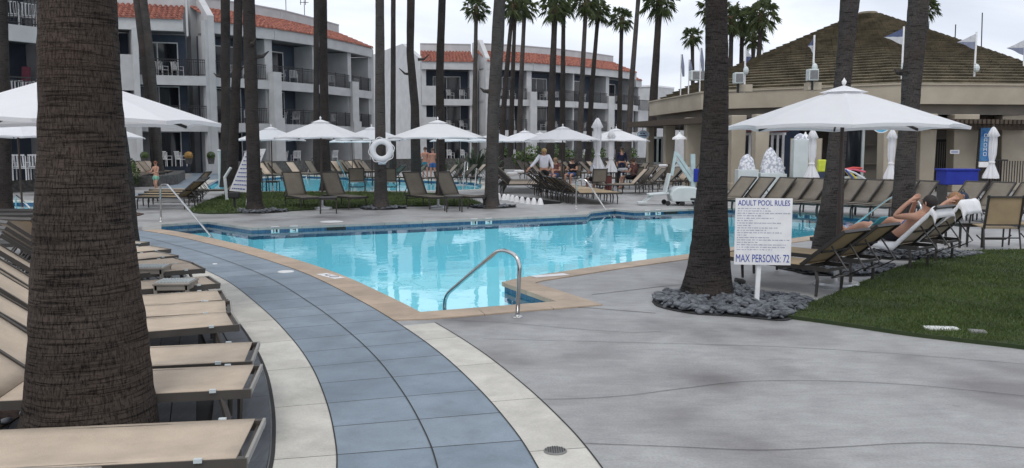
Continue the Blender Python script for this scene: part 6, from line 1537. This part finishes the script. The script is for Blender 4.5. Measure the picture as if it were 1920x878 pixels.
def person(loc, rz, label, pose={}, scale=1.0, clothes=(), hair=((.2, .12, .06), 1.0), face=None, skinm='skin', rot=None):
    root = empty('person', loc, rz, label, 'person'); J = {k: Vector(v) for k, v in {**STAND, **pose}.items()}
    if rot: J = {k: rot @ v for k, v in J.items()}
    names = list(J); V_ = [J[n] * scale for n in names]; rd = [(RAD[n] if isinstance(RAD[n], tuple) else (RAD[n], RAD[n])) for n in names]; rd = [(a * scale, b * scale) for a, b in rd]
    idx = {n: i for i, n in enumerate(names)}; E = [(idx[a], idx[b]) for a, b in ED]
    hdv = J['hd'] * scale; up = (J['ht'] - J['hb']).normalized(); fwd = Vector(face) if face else Vector((0, 1, 0)); fwd = (fwd - up * fwd.dot(up)).normalized(); sdv = up.cross(fwd)
    for side in 'lr':          # five fingers, rooted in the palm
        w_, h = J['w' + side] * scale, J['h' + side] * scale; d = (h - w_).normalized(); s_ = d.cross(Vector((0, 1, .3))).normalized()
        for q, ln, cu_ in ((-.026, .062, .3), (-.009, .075, .35), (.008, .07, .4), (.024, .055, .5)):
            b = len(V_); V_ += [h + s_ * q * scale + d * .02 * scale, h + s_ * q * 1.15 * scale + d * (.02 + ln * .55) * scale, h + s_ * q * 1.15 * scale + (d * (.02 + ln) + d.cross(s_) * ln * cu_) * scale]
            rd += [(.010 * scale,) * 2, (.0085 * scale,) * 2, (.007 * scale,) * 2]; E += [(idx['h' + side], b), (b, b + 1), (b + 1, b + 2)]
        b = len(V_); V_ += [w_.lerp(h, .45) + s_ * .035 * scale, w_.lerp(h, .9) + s_ * .055 * scale]; rd += [(.012 * scale,) * 2, (.009 * scale,) * 2]; E += [(idx['w' + side], b), (b, b + 1)]
    ex = [(hdv + fwd * .094 * scale - up * .008 * scale, (.013 * scale,) * 3), (hdv + sdv * .078 * scale - up * .01 * scale, (.012 * scale, .02 * scale, .028 * scale)), (hdv - sdv * .078 * scale - up * .01 * scale, (.012 * scale, .02 * scale, .028 * scale))]
    skin_obj('body', V_, E, rd, M[skinm], root, 0, 2, ex)
    eb = MB()
    for s in (-1, 1): eb.ell(hdv + fwd * .080 * scale + sdv * .03 * s * scale + up * .012 * scale, (.012 * scale, .012 * scale, .008 * scale), 6, 4)
    eb.ell(hdv + fwd * .083 * scale - up * .042 * scale, (.022 * scale, .01 * scale, .005 * scale), 6, 4); eb.build('facial_features', M['text_dark'], root)
    hc, hl = hair; hb_ = MB(); cc = hdv - fwd * .018 * scale + up * .022 * scale; q = Matrix((sdv, fwd, up)).transposed()
    hb_.ell(cc, (.092 * scale, .10 * scale, .092 * scale), 14, 10, q)
    if hl > 1.2: hb_.ell(cc - fwd * .05 * scale - up * .09 * hl * scale, (.075 * scale, .045 * scale, .12 * hl * scale), 12, 8, q)
    hb_.build('hair', mat('hair_' + label[:12], hc, .7, tuple(k * .6 for k in hc), 30, stretch=(1, 1, .2)), root, smooth=True)
    for nm, ch, grow, mt in clothes:      # clothes follow the limbs, a little larger
        nn = []; ee = []
        for a, b, t0, t1 in ch:
            for n_, t in ((a, t0), (b, t1)): pass
            pa, pb = J[a].lerp(J[b], t0) * scale, J[a].lerp(J[b], t1) * scale
            ra = [((RAD[k] if isinstance(RAD[k], tuple) else (RAD[k],) * 2)) for k in (a, b)]
            r0 = tuple((ra[0][i] * (1 - t0) + ra[1][i] * t0) * grow * scale + .008 * scale for i in (0, 1)); r1 = tuple((ra[0][i] * (1 - t1) + ra[1][i] * t1) * grow * scale + .008 * scale for i in (0, 1))
            ids = []
            for pp, rr in ((pa, r0), (pb, r1)):
                f = next((i for i, (q_, _) in enumerate(nn) if (q_ - pp).length < 1e-4), None)
                if f is None: nn.append((pp, rr)); f = len(nn) - 1
                ids.append(f)
            ee.append(tuple(ids))
        skin_obj(nm, [p for p, _ in nn], ee, [r for _, r in nn], mt, root, 0, 2)
    return root
SHIRT = [('pel', 'sp', .0, 1), ('sp', 'ch', 0, 1), ('ch', 'nk', 0, .55), ('ch', 'sl', 0, 1), ('sl', 'el', 0, 1), ('el', 'wl', 0, .85), ('ch', 'sr', 0, 1), ('sr', 'er', 0, 1), ('er', 'wr', 0, .85)]
TEE = [('pel', 'sp', .0, 1), ('sp', 'ch', 0, 1), ('ch', 'nk', 0, .5), ('ch', 'sl', 0, 1), ('sl', 'el', 0, .55), ('ch', 'sr', 0, 1), ('sr', 'er', 0, .55)]
SHORTS = [('pel', 'sp', 0, .35), ('pel', 'ul', 0, 1), ('ul', 'kl', 0, .6), ('pel', 'ur', 0, 1), ('ur', 'kr', 0, .6)]
BRIEF = [('pel', 'sp', 0, .3), ('pel', 'ul', 0, 1), ('ul', 'kl', 0, .25), ('pel', 'ur', 0, 1), ('ur', 'kr', 0, .25)]
TROU = [('pel', 'sp', 0, .3), ('pel', 'ul', 0, 1), ('ul', 'kl', 0, 1), ('kl', 'al', 0, 1), ('pel', 'ur', 0, 1), ('ur', 'kr', 0, 1), ('kr', 'ar', 0, 1)]
M['shirt_w'] = fabric('white_shirt', (.72, .74, .82), 150); M['black_cloth'] = fabric('black_cloth', (.015, .016, .02), 150); M['mint'] = fabric('mint_cloth', (.25, .50, .38), 150); M['teal_cloth'] = fabric('teal_cloth', (.05, .20, .26), 150); M['bluecloth'] = fabric('blue_cloth', (.06, .12, .30), 150); M['maroon_cloth'] = fabric('maroon_cloth', (.16, .075, .07), 150); M['cream_cloth'] = fabric('cream_cloth', (.62, .50, .40), 150); M['navy_cloth'] = fabric('navy_cloth', (.02, .025, .06), 150)
SUNNED = mat('sunned_skin', (.50, .22, .15), .5); M['skin2'] = SUNNED
def XYp(px, Y): x, y = XY(px, Y); return (x, y, 0)
person(XYp(1020, 29.6), pi, 'standing woman in a loose white shirt and dark trousers, leaning to the loungers', dict(sp=(0, .03, 1.08), ch=(0, .07, 1.26), nk=(0, .09, 1.40), hb=(0, .12, 1.46), hd=(0, .155, 1.53), ht=(0, .16, 1.605), sl=(-.165, .07, 1.36), sr=(.165, .07, 1.36), er=(.33, .10, 1.14), wr=(.50, .18, .96), hr=(.56, .21, .90), el=(-.27, .05, 1.12), wl=(-.30, .10, .9), hl=(-.30, .13, .82)),
       1.0, (('shirt', SHIRT, 1.22, M['shirt_w']), ('trousers', TROU, 1.12, M['black_cloth'])), ((.42, .29, .12), 1.5))
p = G(294, 363)
person((p.x, p.y, 0), R(160), 'small child with auburn hair in mint green shorts stepping by the loungers', dict(kl=(-.10, .14, .53), al=(-.11, .05, .14), tl=(-.11, .19, .10), ar=(.12, -.16, .09), tr=(.12, -.02, .03), er=(.2, .12, 1.12), wr=(.17, .32, 1.12), hr=(.15, .40, 1.13), el=(-.2, .1, 1.12), wl=(-.18, .30, 1.08), hl=(-.17, .37, 1.08), hd=(0, .02, 1.58), ht=(0, .01, 1.68)),
       .70, (('shorts', SHORTS, 1.5, M['mint']),), ((.22, .08, .035), 1.2))
person(XYp(797, 43.5), R(175), 'sunned man in dark teal shorts standing beyond the small pool, left of two', dict(er=(.2, .15, 1.12), wr=(.1, .3, 1.2), hr=(.06, .36, 1.25)), 1.0, (('shorts', SHORTS, 1.25, M['teal_cloth']),), ((.08, .05, .03), 1.0), skinm='skin2')
person(XYp(811, 43.0), R(200), 'sunned person in blue shorts standing beyond the small pool, right of two', {}, .97, (('shorts', SHORTS, 1.25, M['bluecloth']),), ((.12, .07, .04), 1.0), skinm='skin2')
person(XYp(1166, 43), R(180), 'person all in navy standing in the shade left of the pavilion', {}, 1.0, (('shirt', SHIRT, 1.15, M['navy_cloth']), ('trousers', TROU, 1.1, M['navy_cloth'])), ((.05, .035, .03), 1.0))
SIT = dict(pel=(0, 0, .50), sp=(0, -.03, .65), ch=(0, -.02, .84), nk=(0, -.01, .99), hb=(0, .01, 1.05), hd=(0, .03, 1.13), ht=(0, .03, 1.205), sl=(-.165, -.01, .94), sr=(.165, -.01, .94), el=(-.24, .08, .70), wl=(-.17, .28, .72), hl=(-.14, .35, .72), er=(.24, .08, .70), wr=(.17, .28, .72), hr=(.14, .35, .72),
           ul=(-.10, .06, .49), ur=(.10, .06, .49), kl=(-.13, .45, .50), kr=(.13, .45, .50), al=(-.13, .47, .09), ar=(.13, .47, .09), tl=(-.14, .62, .03), tr=(.14, .62, .03))
person(XYp(1119, 31.0), R(20), 'seated guest in a white shirt and dark shorts seen from behind by the red cooler', SIT, 1.05, (('shirt', TEE, 1.35, M['shirt_w']), ('shorts', SHORTS, 1.2, M['black_cloth'])), ((.10, .06, .03), 1.0))
person(XYp(1188, 34.0), R(60), 'seated guest in a dusty maroon top under the umbrella beside the pavilion', SIT, 1.0, (('shirt', TEE, 1.35, M['maroon_cloth']), ('shorts', SHORTS, 1.2, M['black_cloth'])), ((.08, .05, .03), 1.0))
for (px, Y), rz, lab in (((1119, 31.0), R(20), 'dark chair under the guest in the white shirt'), ((1188, 34.0), R(60), 'dark chair under the guest in the maroon top')):
    x, y = XY(px, Y); place(sc2, (x, y), rz, lab, 'sling chairs')
for (px, Y), sh, hr_, lab in (((1042, 36), M['maroon_cloth'], (.3, .2, .1), 'blond guest seated in the shade just right of the standing woman'), ((1074, 37), M['black_cloth'], (.05, .04, .03), 'dark-clothed guest seated in the shade behind the slanted lounger row')):
    person(XYp(px, Y), R(150), lab, SIT, 1.0, (('shirt', TEE, 1.3, sh), ('shorts', SHORTS, 1.2, M['bluecloth'])), (hr_, 1.2)); place(sc2, XYp(px, Y)[:2], R(150), 'dark chair under the ' + ('blond guest' if 'blond' in lab else 'dark-clothed guest') + ' in the shade', 'sling chairs')

# --- the person lying on the towel-covered lounger.  local frame: +x towards the feet, as the lounger
c3 = RG[2]; 
def lie(pos): return pos
ba = R(46)
def onback(t, side, up): # t metres up the backrest from the hinge
    return Vector((-.42 - t * cos(ba) + up * sin(ba), side, SH + t * sin(ba) + up * cos(ba)))
LIE = dict(pel=(-.30, 0, SH + .12), sp=onback(.16, 0, .11), ch=onback(.36, 0, .12), nk=onback(.50, 0, .13), hb=onback(.56, 0, .15), hd=onback(.63, 0, .19), ht=onback(.695, 0, .22),
           sl=onback(.44, -.17, .12), sr=onback(.44, .17, .12), el=onback(.20, -.27, .30), er=onback(.24, .27, .30), wl=onback(.44, -.13, .36), wr=onback(.48, .13, .35), hl=onback(.52, -.07, .36), hr=onback(.55, .07, .35),
           ul=(-.24, -.09, SH + .11), ur=(-.24, .09, SH + .11), kl=(.13, -.11, SH + .20), kr=(.14, .11, SH + .24), al=(.52, -.10, SH + .07), ar=(.50, .10, SH + .07), tl=(.60, -.12, SH + .17), tr=(.58, .12, SH + .17))
person((c3.x, c3.y, 0), rzf, 'person in black shorts reclining on the white towel with arms raised to the face', LIE, 1.0, (('shorts', SHORTS, 1.15, M['black_cloth']),), ((.02, .014, .012), 1.0), face=tuple(Vector((sin(ba), 0, cos(ba)))))
c4 = RG[3]
person((c4.x, c4.y, 0), rzf, 'second reclining person with reddish blond hair behind the towel-covered lounger', {**LIE, 'el': onback(.40, -.33, .14), 'er': onback(.40, .33, .14), 'wl': onback(.62, -.2, .18), 'wr': onback(.62, .2, .18), 'hl': onback(.68, -.12, .16), 'hr': onback(.68, .12, .16)}, 1.0, (('top', TEE, 1.2, M['maroon_cloth']), ('shorts', SHORTS, 1.15, M['bluecloth'])), ((.32, .17, .08), 1.3), face=tuple(Vector((sin(ba), 0, cos(ba)))))
# towels: draped sheet over seat and backrest
def draped(c, label, t_top, x_end, wdt, fold=.32, hang=.18):
    root = empty('beach_towel', (c.x, c.y, 0), rzf, label, 'towel'); mb = MB(); path = []
    x = x_end
    while x > -.40: path.append(Vector((x, 0, SH + .016))); x -= .06
    t = .0
    while t < t_top: path.append(onback(t, 0, .03)); t += .06
    tp = onback(t_top, 0, .035); path += [tp + Vector((-.02, 0, .03)), tp + Vector((-.055, 0, 0))]
    d = 0
    while d < fold: d += .06; path.append(tp + Vector((-.06 - d * .25, 0, -.0 - d)))
    n = 16; vs = []
    for i, p in enumerate(path):
        kx = min(1, max(0, (i - 9) / 10)); wd_ = .66 + (wdt - .66) * kx
        for j in range(n + 1):
            s = (j / n - .5) * 2; y = s * wd_ / 2; over = max(0, abs(y) - LW / 2); yy = max(-LW / 2 - .02 - over * .15, min(LW / 2 + .02 + over * .15, y))
            wr_ = noise.noise(Vector((i * .28, j * .35, c.x))) * .012
            vs.append((p.x + wr_ * .5, yy, p.z - over * .95 + wr_ + .006))
    mb.add(vs, [(i * (n + 1) + j, i * (n + 1) + j + 1, (i + 1) * (n + 1) + j + 1, (i + 1) * (n + 1) + j) for i in range(len(path) - 1) for j in range(n)])
    o = mb.build('cloth', M['towel'], root, smooth=True); m = o.modifiers.new('s', 'SOLIDIFY'); m.thickness = .012; return root
draped(c3, 'white towel draped over the whole lounger under the reclining person', .68, .80, .78, .10)
draped(c4, 'thick white towel hung over the raised end of the lounger behind', .74, .1, .80, .16)
# turquoise and white magazine held up / towel over the second lounger back
q = RG[1] + Vector((0, 0)); root = empty('small_towel', (q.x, q.y, 0), rzf, 'turquoise and white cloth over the top of the second gold tan lounger', 'towel')
mb = MB(); a42 = R(42)
def ob(t, s, u): return Vector((-.42 - t * cos(a42) + u * sin(a42), s, SH + t * sin(a42) + u * cos(a42)))
for (t0, t1, nm, mt) in ((.30, .60, 'white_half', M['towel']), (.60, .74, 'turquoise_half', mat('turquoise_cloth', (.10, .42, .50), .8))):
    m_ = MB(); m_.quad(ob(t0, .06, .03), ob(t0, .24, .03), ob(t1, .24, .035), ob(t1, .06, .035)); o = m_.build(nm, mt, root); md = o.modifiers.new('s', 'SOLIDIFY'); md.thickness = .012
